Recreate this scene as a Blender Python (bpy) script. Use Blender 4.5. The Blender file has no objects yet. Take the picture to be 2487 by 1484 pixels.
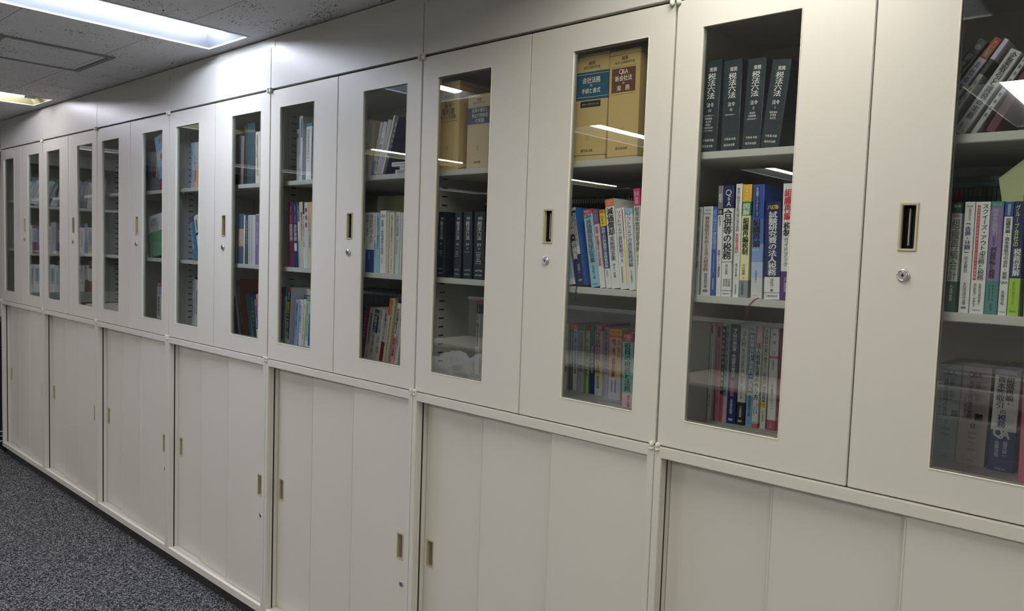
import bpy, bmesh, math, random
from mathutils import Vector, Matrix
random.seed(7)
C = bpy.context.scene
COL = C.collection
ZB = 1.1186            # underside of the upper doors above the floor
W = 0.9                # width of one cabinet unit
ZC = ZB + 1.262        # ceiling height

# ------------------------------------------------------------------ camera, world, exposure
cd = bpy.data.cameras.new('camera'); cam = bpy.data.objects.new('camera', cd); COL.objects.link(cam); C.camera = cam
yaw, pitch, roll = -0.738671097, -0.0667963808, 0.0344342481
cd.sensor_width = 36; cd.lens = 36 * 1877.57852 / 2487; cd.clip_start = .05; cd.clip_end = 60
fw = Vector((math.sin(yaw)*math.cos(pitch), math.cos(yaw)*math.cos(pitch), math.sin(pitch)))
r0 = Vector((math.cos(yaw), -math.sin(yaw), 0)); u0 = r0.cross(fw)
rr = math.cos(roll)*r0 + math.sin(roll)*u0; uu = -math.sin(roll)*r0 + math.cos(roll)*u0
M = Matrix((rr, uu, -fw)).transposed().to_4x4(); M.translation = Vector((0.980354606, -1.61285333, ZB + 0.449660142))
cam.matrix_world = M
w = bpy.data.worlds.new('world'); C.world = w; w.use_nodes = True
w.node_tree.nodes['Background'].inputs[0].default_value = (.05, .05, .055, 1)
w.node_tree.nodes['Background'].inputs[1].default_value = .3
C.view_settings.view_transform = 'Standard'; C.view_settings.look = 'None'; C.view_settings.gamma = 1
C.view_settings.exposure = 0.0
TUBE = 34.0            # radiance of the fluorescent fittings
C.cycles.max_bounces = 10; C.cycles.transparent_max_bounces = 24; C.cycles.diffuse_bounces = 5; C.cycles.sample_clamp_indirect = 4

# ------------------------------------------------------------------ materials
def lin(c): return tuple(((x/255)/12.92 if x/255 <= .04045 else ((x/255+.055)/1.055)**2.4) for x in c)
MATS = {}
def mat(name, rgb, rough=.5, metal=0, spec=.5, emit=0):
    if name in MATS: return MATS[name]
    m = bpy.data.materials.new(name); m.use_nodes = True; b = m.node_tree.nodes['Principled BSDF']
    c = (*lin(rgb), 1); b.inputs['Base Color'].default_value = c; b.inputs['Roughness'].default_value = rough
    b.inputs['Metallic'].default_value = metal; b.inputs['Specular IOR Level'].default_value = spec
    if emit: b.inputs['Emission Color'].default_value = c; b.inputs['Emission Strength'].default_value = emit
    MATS[name] = m; return m
def nodes(m):
    nt = m.node_tree; return nt, nt.nodes, nt.links, nt.nodes['Principled BSDF']
def paint(name, rgb, rough, bump=.02):
    m = mat(name, rgb, rough); nt, n, l, b = nodes(m)
    g = n.new('ShaderNodeNewGeometry'); t = n.new('ShaderNodeTexNoise'); t.inputs['Scale'].default_value = 900; t.inputs['Detail'].default_value = 1
    l.new(g.outputs['Position'], t.inputs['Vector'])
    t2 = n.new('ShaderNodeTexNoise'); t2.inputs['Scale'].default_value = 1.6; t2.inputs['Detail'].default_value = 1; l.new(g.outputs['Position'], t2.inputs['Vector'])
    mm = n.new('ShaderNodeMath'); mm.operation = 'MULTIPLY_ADD'; mm.inputs[1].default_value = 14; l.new(t2.outputs[0], mm.inputs[0]); l.new(t.outputs[0], mm.inputs[2])
    bp = n.new('ShaderNodeBump'); bp.inputs['Strength'].default_value = bump; bp.inputs['Distance'].default_value = .002
    l.new(mm.outputs[0], bp.inputs['Height']); l.new(bp.outputs[0], b.inputs['Normal']); return m
STEEL = paint('painted_steel', (214, 211, 202), .38)
INNER = paint('inner_steel', (198, 197, 190), .5)
FILL = paint('filler_steel', (212, 210, 203), .36)
BEIGE = mat('beige_plastic', (186, 178, 146), .4)
CREAM = mat('cream_gasket', (238, 235, 218), .35)
CAP = mat('hinge_cap', (220, 218, 208), .3)
GLD = mat('glazing_gasket', (132, 134, 124), .5)
DARK = mat('dark_gap', (22, 22, 24), .8)
CHROME = mat('chrome', (225, 225, 230), .28, 1)
BLACK = mat('black_plinth', (44, 45, 48), .55)
PAGE = mat('paper', (226, 221, 205), .85)
WHITEF = mat('white_housing', (206, 210, 214), .4); HOUS = mat('light_housing', (172, 178, 186), .45)
GREYP = mat('grey_plastic', (150, 152, 154), .5)
def glass():
    m = bpy.data.materials.new('window_glass'); m.use_nodes = True; nt = m.node_tree; n = nt.nodes; l = nt.links; n.clear()
    o = n.new('ShaderNodeOutputMaterial'); mx = n.new('ShaderNodeMixShader'); t = n.new('ShaderNodeBsdfTransparent'); t.inputs[0].default_value = (.95, .965, .96, 1)
    g = n.new('ShaderNodeBsdfGlossy'); g.inputs['Roughness'].default_value = .0; g.inputs[0].default_value = (1, 1, 1, 1)
    lw = n.new('ShaderNodeLayerWeight'); p = n.new('ShaderNodeMath'); p.operation = 'POWER'; p.inputs[1].default_value = 4
    a = n.new('ShaderNodeMath'); a.operation = 'MULTIPLY_ADD'; a.inputs[1].default_value = .94; a.inputs[2].default_value = .06
    lw.inputs[0].default_value = .5
    l.new(lw.outputs['Facing'], p.inputs[0]); l.new(p.outputs[0], a.inputs[0]); l.new(a.outputs[0], mx.inputs[0])
    l.new(t.outputs[0], mx.inputs[1]); l.new(g.outputs[0], mx.inputs[2]); l.new(mx.outputs[0], o.inputs[0]); return m
GLASS = glass()

PAL = dict(w=(232,232,230),gw=(212,213,213),gl=(190,191,190),gl2=(120,124,130),c=(226,220,198),k=(24,24,26),k2=(34,35,38),n2=(36,52,120),nv=(30,38,92),nb=(45,58,80),n3=(34,66,140),
 b2=(46,86,168),b3=(78,112,190),b4=(130,158,210),b5=(178,196,226),b6=(32,92,158),b7=(24,88,116),b8=(50,110,190),b9=(60,130,170),lb=(190,206,232),lb2=(170,196,224),lb3=(132,182,222),lb4=(176,206,226),lb5=(150,200,216),lb6=(160,200,226),
 g=(60,140,60),g2=(62,120,84),g3=(96,160,112),lg=(176,204,130),lg2=(200,216,170),dg=(30,62,48),dg2=(44,60,52),dg3=(36,72,60),lm=(166,206,66),lm2=(210,230,120),
 r=(204,44,58),r2=(196,48,62),r3=(196,70,80),rb=(140,70,60),rb2=(104,62,44),br=(112,28,62),br2=(118,22,40),dr=(140,32,40),dr2=(120,50,60),mg=(172,28,92),mg2=(214,60,120),
 p=(236,170,190),p2=(212,140,156),p3=(206,108,130),p4=(228,196,204),o=(0,0,0),or_=(0,0,0),yo=(240,184,30),yo2=(214,160,50),y=(240,214,40),ye2=(190,180,70),py=(238,232,178),yp=(222,208,150),
 pu=(84,52,120),pu2=(108,84,140),pu3=(110,80,110),la=(196,192,216),la2=(150,166,206),la3=(138,118,170),gr=(128,128,130),gr2=(146,150,152),gr3=(120,112,104),
 te=(40,120,140),te2=(64,136,132),dte=(38,82,92),dte2=(60,88,92),lte=(160,200,192),lte2=(126,188,184),lte3=(176,206,190),sl2=(40,50,56),sn=(56,66,88),sl3=(84,96,124),sl4=(110,116,136),
 tan=(206,178,116),tan2=(202,180,136),be=(214,200,168),be2=(196,178,150),dbr=(64,50,40),dbr2=(84,30,30),dor=(150,72,42),gb=(150,158,164),gp=(176,164,162))
PAL['fol'] = (196,204,158); PAL['or'] = (222,112,60); PAL['or2'] = (210,130,80); PAL['or3'] = (222,180,136); PAL['or4'] = (232,190,150)
def pm(k): return mat('ink_' + k, PAL[k], .38, 0, .4)

# ------------------------------------------------------------------ mesh helpers
def box(bm, x0, x1, y0, y1, z0, z1, mi=0):
    v = [bm.verts.new(p) for p in ((x0,y0,z0),(x1,y0,z0),(x1,y1,z0),(x0,y1,z0),(x0,y0,z1),(x1,y0,z1),(x1,y1,z1),(x0,y1,z1))]
    for f in ((0,3,2,1),(4,5,6,7),(0,1,5,4),(1,2,6,5),(2,3,7,6),(3,0,4,7)):
        fc = bm.faces.new([v[i] for i in f]); fc.material_index = mi
def cyl(bm, a, b, r0, r1=None, seg=20, mi=0, caps=True, smooth=True):
    r1 = r0 if r1 is None else r1; a = Vector(a); b = Vector(b); d = (b-a).normalized()
    t = Vector((0,0,1)) if abs(d.z) < .9 else Vector((1,0,0)); x = d.cross(t).normalized(); y = d.cross(x)
    A = []; B = []
    for i in range(seg):
        q = 2*math.pi*i/seg; o = x*math.cos(q) + y*math.sin(q); A.append(bm.verts.new(a+o*r0)); B.append(bm.verts.new(b+o*r1))
    for i in range(seg):
        f = bm.faces.new((A[i], A[(i+1)%seg], B[(i+1)%seg], B[i])); f.material_index = mi; f.smooth = smooth
    if caps:
        for L in (A[::-1], B): f = bm.faces.new(L); f.material_index = mi
def lathe(bm, c, prof, seg=20, mi=0, axis='z', sgn=1):
    rings = []
    for r, h in prof:
        R = []
        for i in range(seg):
            q = 2*math.pi*i/seg
            p = (c[0]+r*math.cos(q), c[1]+r*math.sin(q), c[2]+sgn*h) if axis == 'z' else (c[0]+r*math.cos(q), c[1]-h, c[2]+r*math.sin(q))
            R.append(bm.verts.new(p))
        rings.append(R)
    for R, S in zip(rings, rings[1:]):
        for i in range(seg):
            f = bm.faces.new((R[i], R[(i+1)%seg], S[(i+1)%seg], S[i])); f.smooth = True; f.material_index = mi
    bm.faces.new(rings[0][::-1]).material_index = mi; bm.faces.new(rings[-1]).material_index = mi
def bevel(bm, off=.001, seg=2, ang=.6):
    bmesh.ops.recalc_face_normals(bm, faces=bm.faces)
    e = [x for x in bm.edges if len(x.link_faces) == 2 and x.calc_face_angle(0) > ang]
    bmesh.ops.bevel(bm, geom=e, offset=off, segments=seg, affect='EDGES', clamp_overlap=True)
def obj(name, bm, mats, parent=None, recalc=True):
    if recalc: bmesh.ops.recalc_face_normals(bm, faces=bm.faces)
    me = bpy.data.meshes.new(name); bm.to_mesh(me); bm.free()
    for m in (mats if isinstance(mats, (list, tuple)) else [mats]): me.materials.append(m)
    o = bpy.data.objects.new(name, me); COL.objects.link(o)
    if parent: o.parent = parent
    return o
def thing(name, label, cat, loc=(0,0,0), rotz=0, group=None):
    o = bpy.data.objects.new(name, None); COL.objects.link(o); o.empty_display_size = .05
    o.location = loc; o.rotation_euler = (0, 0, rotz); tag(o, label, cat, group); return o
def tag(o, label, cat, group=None):
    o['label'] = label; o['category'] = cat
    if group: o['group'] = group
    return o
def struct(name, bm, m, recalc=True):
    o = obj(name, bm, m, None, recalc); o['kind'] = 'structure'; return o
def copy_tree(o, parent=None):
    c = o.copy(); COL.objects.link(c); c.parent = parent
    for ch in list(o.children): copy_tree(ch, c)
    return c
def grid_plate(bm, x, z, holes, y0, y1, mi=0):
    """plate in the xz plane between y0 and y1 with rectangular holes (x0,x1,z0,z1)"""
    xs = sorted(set([x[0], x[1]] + [h[0] for h in holes] + [h[1] for h in holes]))
    zs = sorted(set([z[0], z[1]] + [h[2] for h in holes] + [h[3] for h in holes]))
    V = {}
    def v(i, j, k):
        if (i,j,k) not in V: V[i,j,k] = bm.verts.new((xs[i], (y0,y1)[k], zs[j]))
        return V[i,j,k]
    def solid(i, j):
        if i < 0 or j < 0 or i >= len(xs)-1 or j >= len(zs)-1: return False
        cx = (xs[i]+xs[i+1])/2; cz = (zs[j]+zs[j+1])/2
        return not any(h[0] < cx < h[1] and h[2] < cz < h[3] for h in holes)
    for i in range(len(xs)-1):
        for j in range(len(zs)-1):
            if not solid(i, j): continue
            for k in (0, 1): bm.faces.new((v(i,j,k), v(i+1,j,k), v(i+1,j+1,k), v(i,j+1,k))).material_index = mi
            for (di, dj, a, b) in ((-1,0,(i,j),(i,j+1)),(1,0,(i+1,j),(i+1,j+1)),(0,-1,(i,j),(i+1,j)),(0,1,(i,j+1),(i+1,j+1))):
                if not solid(i+di, j+dj): bm.faces.new((v(*a,0), v(*b,0), v(*b,1), v(*a,1))).material_index = mi
def frame(bm, x0, x1, z0, z1, wd, y0, y1, mi=0):
    grid_plate(bm, (x0-wd, x1+wd), (z0-wd, z1+wd), [(x0, x1, z0, z1)], y0, y1, mi)

# ------------------------------------------------------------------ room shell
XL, XR, YB, YF = -7.6, 4.3, .47, -8.2
def carpet():
    m = mat('carpet', (60, 61, 64), .95, 0, .1); nt, n, l, b = nodes(m); g = n.new('ShaderNodeNewGeometry')
    v = n.new('ShaderNodeTexVoronoi'); v.inputs['Scale'].default_value = 190; l.new(g.outputs['Position'], v.inputs['Vector'])
    no = n.new('ShaderNodeTexNoise'); no.inputs['Scale'].default_value = 150; no.inputs['Detail'].default_value = 3; l.new(g.outputs['Position'], no.inputs['Vector'])
    s = n.new('ShaderNodeSeparateColor'); l.new(v.outputs['Color'], s.inputs[0])
    mx = n.new('ShaderNodeMath'); mx.operation = 'MULTIPLY'; l.new(s.outputs[0], mx.inputs[0]); l.new(no.outputs[0], mx.inputs[1])
    r = n.new('ShaderNodeValToRGB'); l.new(mx.outputs[0], r.inputs[0]); e = r.color_ramp.elements
    e[0].position = .08; e[0].color = (.018, .019, .023, 1); e[1].position = .52; e[1].color = (.40, .40, .41, 1)
    e2 = r.color_ramp.elements.new(.28); e2.color = (.075, .077, .086, 1)
    l.new(r.outputs[0], b.inputs['Base Color'])
    bp = n.new('ShaderNodeBump'); bp.inputs['Strength'].default_value = .9; bp.inputs['Distance'].default_value = .006; l.new(mx.outputs[0], bp.inputs['Height']); l.new(bp.outputs[0], b.inputs['Normal'])
    return m
def tilemat():
    m = mat('ceiling_board', (224, 223, 224), .9, 0, .1); nt, n, l, b = nodes(m); g = n.new('ShaderNodeNewGeometry')
    mp = n.new('ShaderNodeMapping'); mp.inputs['Scale'].default_value = (75, 190, 1); mp.inputs['Rotation'].default_value = (0, 0, .0); l.new(g.outputs['Position'], mp.inputs[0])
    no = n.new('ShaderNodeTexNoise'); no.inputs['Scale'].default_value = 1; no.inputs['Detail'].default_value = 2; no.inputs['Distortion'].default_value = .8; l.new(mp.outputs[0], no.inputs['Vector'])
    n2 = n.new('ShaderNodeTexNoise'); n2.inputs['Scale'].default_value = 6; l.new(g.outputs['Position'], n2.inputs['Vector'])
    ad = n.new('ShaderNodeMath'); ad.operation = 'MULTIPLY_ADD'; ad.inputs[1].default_value = .35; l.new(n2.outputs[0], ad.inputs[0]); l.new(no.outputs[0], ad.inputs[2])
    r = n.new('ShaderNodeValToRGB'); l.new(ad.outputs[0], r.inputs[0]); e = r.color_ramp.elements
    e[0].position = .835; e[0].color = (*lin((224,223,224)), 1); e[1].position = .865; e[1].color = (.02, .02, .02, 1)
    # board joints: every 0.4545 m across and 0.909 m along
    sp = n.new('ShaderNodeSeparateXYZ'); l.new(g.outputs['Position'], sp.inputs[0])
    def line(out, off, per, wd):
        a = n.new('ShaderNodeMath'); a.operation = 'ADD'; a.inputs[1].default_value = off; l.new(out, a.inputs[0])
        d = n.new('ShaderNodeMath'); d.operation = 'PINGPONG'; d.inputs[1].default_value = per/2; l.new(a.outputs[0], d.inputs[0])
        c = n.new('ShaderNodeMath'); c.operation = 'LESS_THAN'; c.inputs[1].default_value = wd; l.new(d.outputs[0], c.inputs[0]); return c.outputs[0]
    ly = line(sp.outputs['Y'], .235 + 4.5*2, .4475, .0011); lx = line(sp.outputs['X'], 1.885 + 9.09, .909, .0009)
    mm = n.new('ShaderNodeMath'); mm.operation = 'MAXIMUM'; l.new(ly, mm.inputs[0]); l.new(lx, mm.inputs[1])
    mx = n.new('ShaderNodeMix'); mx.data_type = 'RGBA'; l.new(mm.outputs[0], mx.inputs['Factor']); l.new(r.outputs[0], mx.inputs['A']); mx.inputs['B'].default_value = (.11, .11, .11, 1)
    l.new(mx.outputs['Result'], b.inputs['Base Color']); return m
CARP, TILE = carpet(), tilemat()
bm = bmesh.new(); box(bm, XL, XR, YF, YB, -.1, 0); struct('floor', bm, CARP)
FIX = []
for fx, ww in ((-6.55, .32), (-4.315, .35), (-2.045, .32), (.235, .32), (2.5, .32)):
    for (ya, yb) in ((-1.25, -.05), (-3.53, -2.27), (-6.03, -4.79)): FIX.append((fx-ww/2, fx+ww/2, ya, yb))
bm = bmesh.new()
grid_plate(bm, (XL, XR), (YF, YB), [(a, b, c, d) for a, b, c, d in FIX], 0, .012)
bmesh.ops.transform(bm, matrix=Matrix(((1,0,0,0),(0,0,1,0),(0,1,0,ZC),(0,0,0,1))), verts=bm.verts)
struct('ceiling', bm, TILE)
WALL = mat('wall_paint', (196, 194, 188), .8); DW = mat('dark_wall', (52, 54, 60), .8)
bm = bmesh.new(); box(bm, XL, XR, YB, YB+.1, 0, ZC+.2); struct('wall_back', bm, WALL)
bm = bmesh.new(); box(bm, XL-.1, XL, YF, YB, 0, ZC+.2); struct('wall_left', bm, DW)
bm = bmesh.new(); box(bm, XR, XR+.1, YF, YB, 0, ZC+.2); struct('wall_right', bm, WALL)
bm = bmesh.new(); box(bm, XL, XR, YF-.1, YF, 0, ZC+.2); struct('wall_front', bm, WALL)
# narrow strip closing the gap between filler panels and ceiling
EDGE = [(.9, 0), (0, -.889), (-.889, -1.785), (-1.785, -2.677), (-2.677, -4.481), (-4.481, -5.4)]
for i, (a, b) in enumerate(EDGE):
    bm = bmesh.new(); box(bm, min(a,b)+.001, max(a,b)-.001, .008, .02, ZB+1.2182, ZC-.006); bevel(bm, .0006, 1)
    struct('trim_%d' % (i+1), bm, FILL)
bm = bmesh.new(); box(bm, -5.4, .9, .0205, .44, ZB+1.2165, ZC-.001); struct('trim_7', bm, DARK)  # dark block added behind the strips, painting shade into their gaps

# ------------------------------------------------------------------ recessed fluorescent fittings
TM = {}
def tubemat(k, rgb, s):
    if k not in TM: TM[k] = mat('tube_' + k, rgb, .4, 0, .5, s)
    return TM[k]
ORD = ['first','second','third','fourth','fifth','sixth','seventh','eighth','ninth','tenth','eleventh','twelfth','thirteenth','fourteenth','fifteenth','sixteenth','seventeenth','eighteenth']
rown = {-.05: 'by the cabinets', -2.27: 'in the second row', -4.79: 'in the third row'}
coln = ['beyond the far cabinet end', 'above the far left cabinets', 'above the middle cabinets', 'above the near right cabinets', 'at the right end of the room']
for i, (a, b, c, d) in enumerate(FIX):
    ci = i // 3; cx = (a+b)/2
    t = thing('recessed_ceiling_light', 'white recessed strip light %s, %s' % (coln[ci], rown[d]), 'ceiling light', (cx, d, ZC), 0, 'recessed strip lights in the ceiling')
    hw = (b-a)/2; L = d-c; H = .085
    bm = bmesh.new()
    P = lambda x, y, z: bm.verts.new((x, y, z))
    q = [P(-hw,0,0), P(hw,0,0), P(hw,-L,0), P(-hw,-L,0)]; e = .07; pw = .056
    p = [P(-pw,-e,.06), P(pw,-e,.06), P(pw,-L+e,.06), P(-pw,-L+e,.06)]
    for j in range(4): bm.faces.new((q[j], q[(j+1)%4], p[(j+1)%4], p[j]))
    bm.faces.new(p)
    hm = mat('yellowed_housing', (214, 212, 156), .5) if ci == 1 else HOUS
    obj('housing', bm, hm, t)
    bm = bmesh.new(); grid_plate(bm, (-hw-.006, hw+.006), (-L-.006, .006), [(-hw+.004, hw-.004, -L+.004, -.004)], -.004, .003)
    bmesh.ops.transform(bm, matrix=Matrix(((1,0,0,0),(0,0,1,0),(0,1,0,0),(0,0,0,1))), verts=bm.verts); obj('rim', bm, WHITEF, t)
    col = ((236,234,250) if ci == 1 else (232,238,255) if ci == 2 and d > -1 else (255,250,238))
    row = (1.2 if ci == 2 else .86) if d > -1 else 1.55
    if ci == 1:
        bm = bmesh.new(); cyl(bm, (0, -e-.02, .030), (0, -L+e+.02, .030), .017, seg=20)
        obj('fluorescent_tube', bm, tubemat('a%d' % (d > -1), col, TUBE*row*2.2), t)
        for y in (-e-.004, -L+e+.004):
            bm = bmesh.new(); cyl(bm, (0, y-.03, .030), (0, y+.03, .030), .0182, seg=20); box(bm, -.012, .012, y-.018, y+.018, .03, .059); obj('lamp_holder', bm, GREYP, t)
    else:
        bm = bmesh.new(); n_ = 14; A = []; B = []
        for k in range(n_+1):
            g_ = math.pi*k/n_; x_ = -.052*math.cos(g_); z_ = .048-.026*math.sin(g_)**.7
            A.append(bm.verts.new((x_, -e+.03, z_))); B.append(bm.verts.new((x_, -L+e-.03, z_)))
        for k in range(n_): bm.faces.new((A[k], A[k+1], B[k+1], B[k])).smooth = True
        bm.faces.new(A); bm.faces.new(B[::-1]); bm.faces.new((A[0], A[-1], B[-1], B[0]))
        obj('lamp_bar', bm, tubemat('c%d_%d' % (ci == 2, d > -1), col, TUBE*row), t)

# access hatch in the ceiling
t = thing('ceiling_hatch', 'square ceiling access hatch with grey metal frame left of the strip light', 'hatch', (-2.94, -.457, ZC))
bm = bmesh.new(); grid_plate(bm, (-.232, .232), (-.222, .222), [(-.208, .208, -.198, .198)], -.006, .004)
bmesh.ops.transform(bm, matrix=Matrix(((1,0,0,0),(0,0,1,0),(0,1,0,0),(0,0,0,1))), verts=bm.verts); bevel(bm, .0012, 1)
obj('frame', bm, mat('hatch_frame', (120,120,122), .5), t)
bm = bmesh.new(); box(bm, -.203, .203, -.193, .193, -.0035, .006); obj('panel', bm, TILE, t)

# ------------------------------------------------------------------ upper cabinets
DH = 1.0508
DOORW = .447
def door_part(parent, right):
    """left door spans 0.0015..0.4485, right door the mirrored half; window 0.229 wide"""
    x0, x1 = (.0028, .4486) if not right else (.4514, .8972)
    wx0, wx1 = (.0725, .3015) if not right else (.5985, .8275)
    holes = [(wx0, wx1, .0695, .9815)]
    if right: holes.append((.5205, .5465, .4845, .5695))
    bm = bmesh.new(); grid_plate(bm, (x0, x1), (0, DH), holes, 0, .013); bevel(bm, .0014, 2)
    d = obj('door', bm, STEEL, parent)
    bm = bmesh.new(); frame(bm, wx0+.0006, wx1-.0006, .0701, .9809, .0018, -.0014, .004); bevel(bm, .0006, 2); obj('window_trim', bm, CREAM, d)
    bm = bmesh.new(); frame(bm, wx0+.003, wx1-.003, .0725, .9785, .0015, .008, .0135); obj('inner_gasket', bm, GLD, d)
    bm = bmesh.new(); box(bm, wx0+.0005, wx1-.0005, .0045, .0075, .0700, .9810); obj('glass_pane', bm, GLASS, d)
    if right:
        bm = bmesh.new(); frame(bm, .5215, .5455, .4855, .5685, .0052, -.0022, .003); bevel(bm, .0012, 2)
        frame(bm, .5215, .5455, .4855, .5685, .001, .003, .0075); frame(bm, .5215, .5455, .4855, .5685, .001, .0075, .019, 1)
        box(bm, .519, .548, .019, .0205, .483, .571, 1); box(bm, .5315, .5335, .009, .019, .492, .563, 2)
        obj('recessed_handle', bm, [BEIGE, DARK, mat('pull_bar', (176,172,166), .35)], d)
        bm = bmesh.new(); lathe(bm, (.5305, 0, .434), [(.0118,0),(.0118,.004),(.0108,.0055),(.0088,.0055),(.0088,.0045),(.0084,.0045),(.008,.0062),(.0,.0062)][:-1], 28, axis='y')
        box(bm, .5297, .5313, -.0068, -.006, .4305, .4375, 1); cyl(bm, (.5305,-.0068,.434), (.5305,-.006,.434), .0022, mi=1)
        obj('lock', bm, [CHROME, DARK], d)
    return d
def shelf_slots(bm, x, sgn):
    box(bm, min(x, x+sgn*.003), max(x, x+sgn*.003), .078, .128, .035, 1.03)
    xs = x + sgn*.0032
    for k in range(32):
        z = .0894 + k*.0283
        box(bm, min(xs, xs+sgn*.0004), max(xs, xs+sgn*.0004), .091, .1125, z-.0022, z+.0022, 1)
def upper_cabinet(label):
    t = thing('upper_cabinet', label, 'cabinet', (0, 0, ZB), 0, 'glass door cabinets along the wall')
    bm = bmesh.new()
    box(bm, .0006, .0040, .021, .445, -.002, DH+.003); box(bm, W-.0040, W-.0006, .021, .445, -.002, DH+.003)
    box(bm, .0040, W-.0040, .435, .445, -.002, DH+.003)
    box(bm, .0040, W-.0040, .021, .435, .005, .030); box(bm, .0040, W-.0040, .021, .435, -.002, .005)
    box(bm, .0040, W-.0040, .021, .435, 1.028, DH+.003)
    box(bm, .0040, .026, .0225, .026, .03, 1.028); box(bm, W-.026, W-.0040, .0225, .026, .03, 1.028)
    box(bm, .0040, .024, .026, .05, .03, 1.028); box(bm, W-.024, W-.0040, .026, .05, .03, 1.028)
    box(bm, .0003, .0060, .0195, .0208, -.002, DH+.003, 1); box(bm, W-.0060, W-.0003, .0195, .0208, -.002, DH+.003, 1); box(bm, .446, .454, .0195, .0235, .0, DH, 1)  # dark strips here and below paint the shade inside the door gaps
    box(bm, .0003, W-.0003, .0185, .0208, DH+.0002, DH+.0078, 1); box(bm, .0003, W-.0003, .0185, .0208, -.0026, .001, 1)
    shelf_slots(bm, .0040, 1); shelf_slots(bm, W-.0040, -1)
    obj('body', bm, [INNER, DARK], t)
    for z in (.368, .702):
        bm = bmesh.new(); box(bm, .0075, W-.0075, .030, .425, z-.0175, z); bevel(bm, .0015, 2); obj('shelf', bm, INNER, t)
    door_part(t, False); door_part(t, True)
    for x in (.0085, W-.0085):
        bm = bmesh.new(); lathe(bm, (x, -.0062, -.0125), [(.0054,0),(.006,.001),(.006,.0056),(.0052,.0062),(.0052,.0072),(.006,.0078),(.006,.0145),(.0052,.0175),(.0035,.0195),(.0008,.0205)], 18)
        box(bm, x-.004, x+.004, -.004, .0, -.0115, .004); obj('hinge_cap', bm, CAP, t)
        bm = bmesh.new(); lathe(bm, (x, -.0062, DH+.0105), [(.0054,0),(.006,.001),(.006,.0056),(.0052,.0062),(.0052,.0072),(.006,.0078),(.006,.0145),(.0052,.0175),(.0035,.0195),(.0008,.0205)], 18, sgn=-1)
        box(bm, x-.004, x+.004, -.004, .0, DH-.006, DH+.0095); obj('hinge_cap', bm, CAP, t)
    return t
UN = ['rightmost', 'second from right', 'third from right', 'fourth from right', 'third from left', 'second from left', 'far leftmost']
ROOT = upper_cabinet('upper glass-door cabinet, %s, holding books' % UN[0])
for i in range(1, 7):
    c = copy_tree(ROOT); c.location.x = -W*i; c['label'] = 'upper glass-door cabinet, %s, %s' % (UN[i], 'looking nearly empty' if i == 6 else 'holding books')

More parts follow.
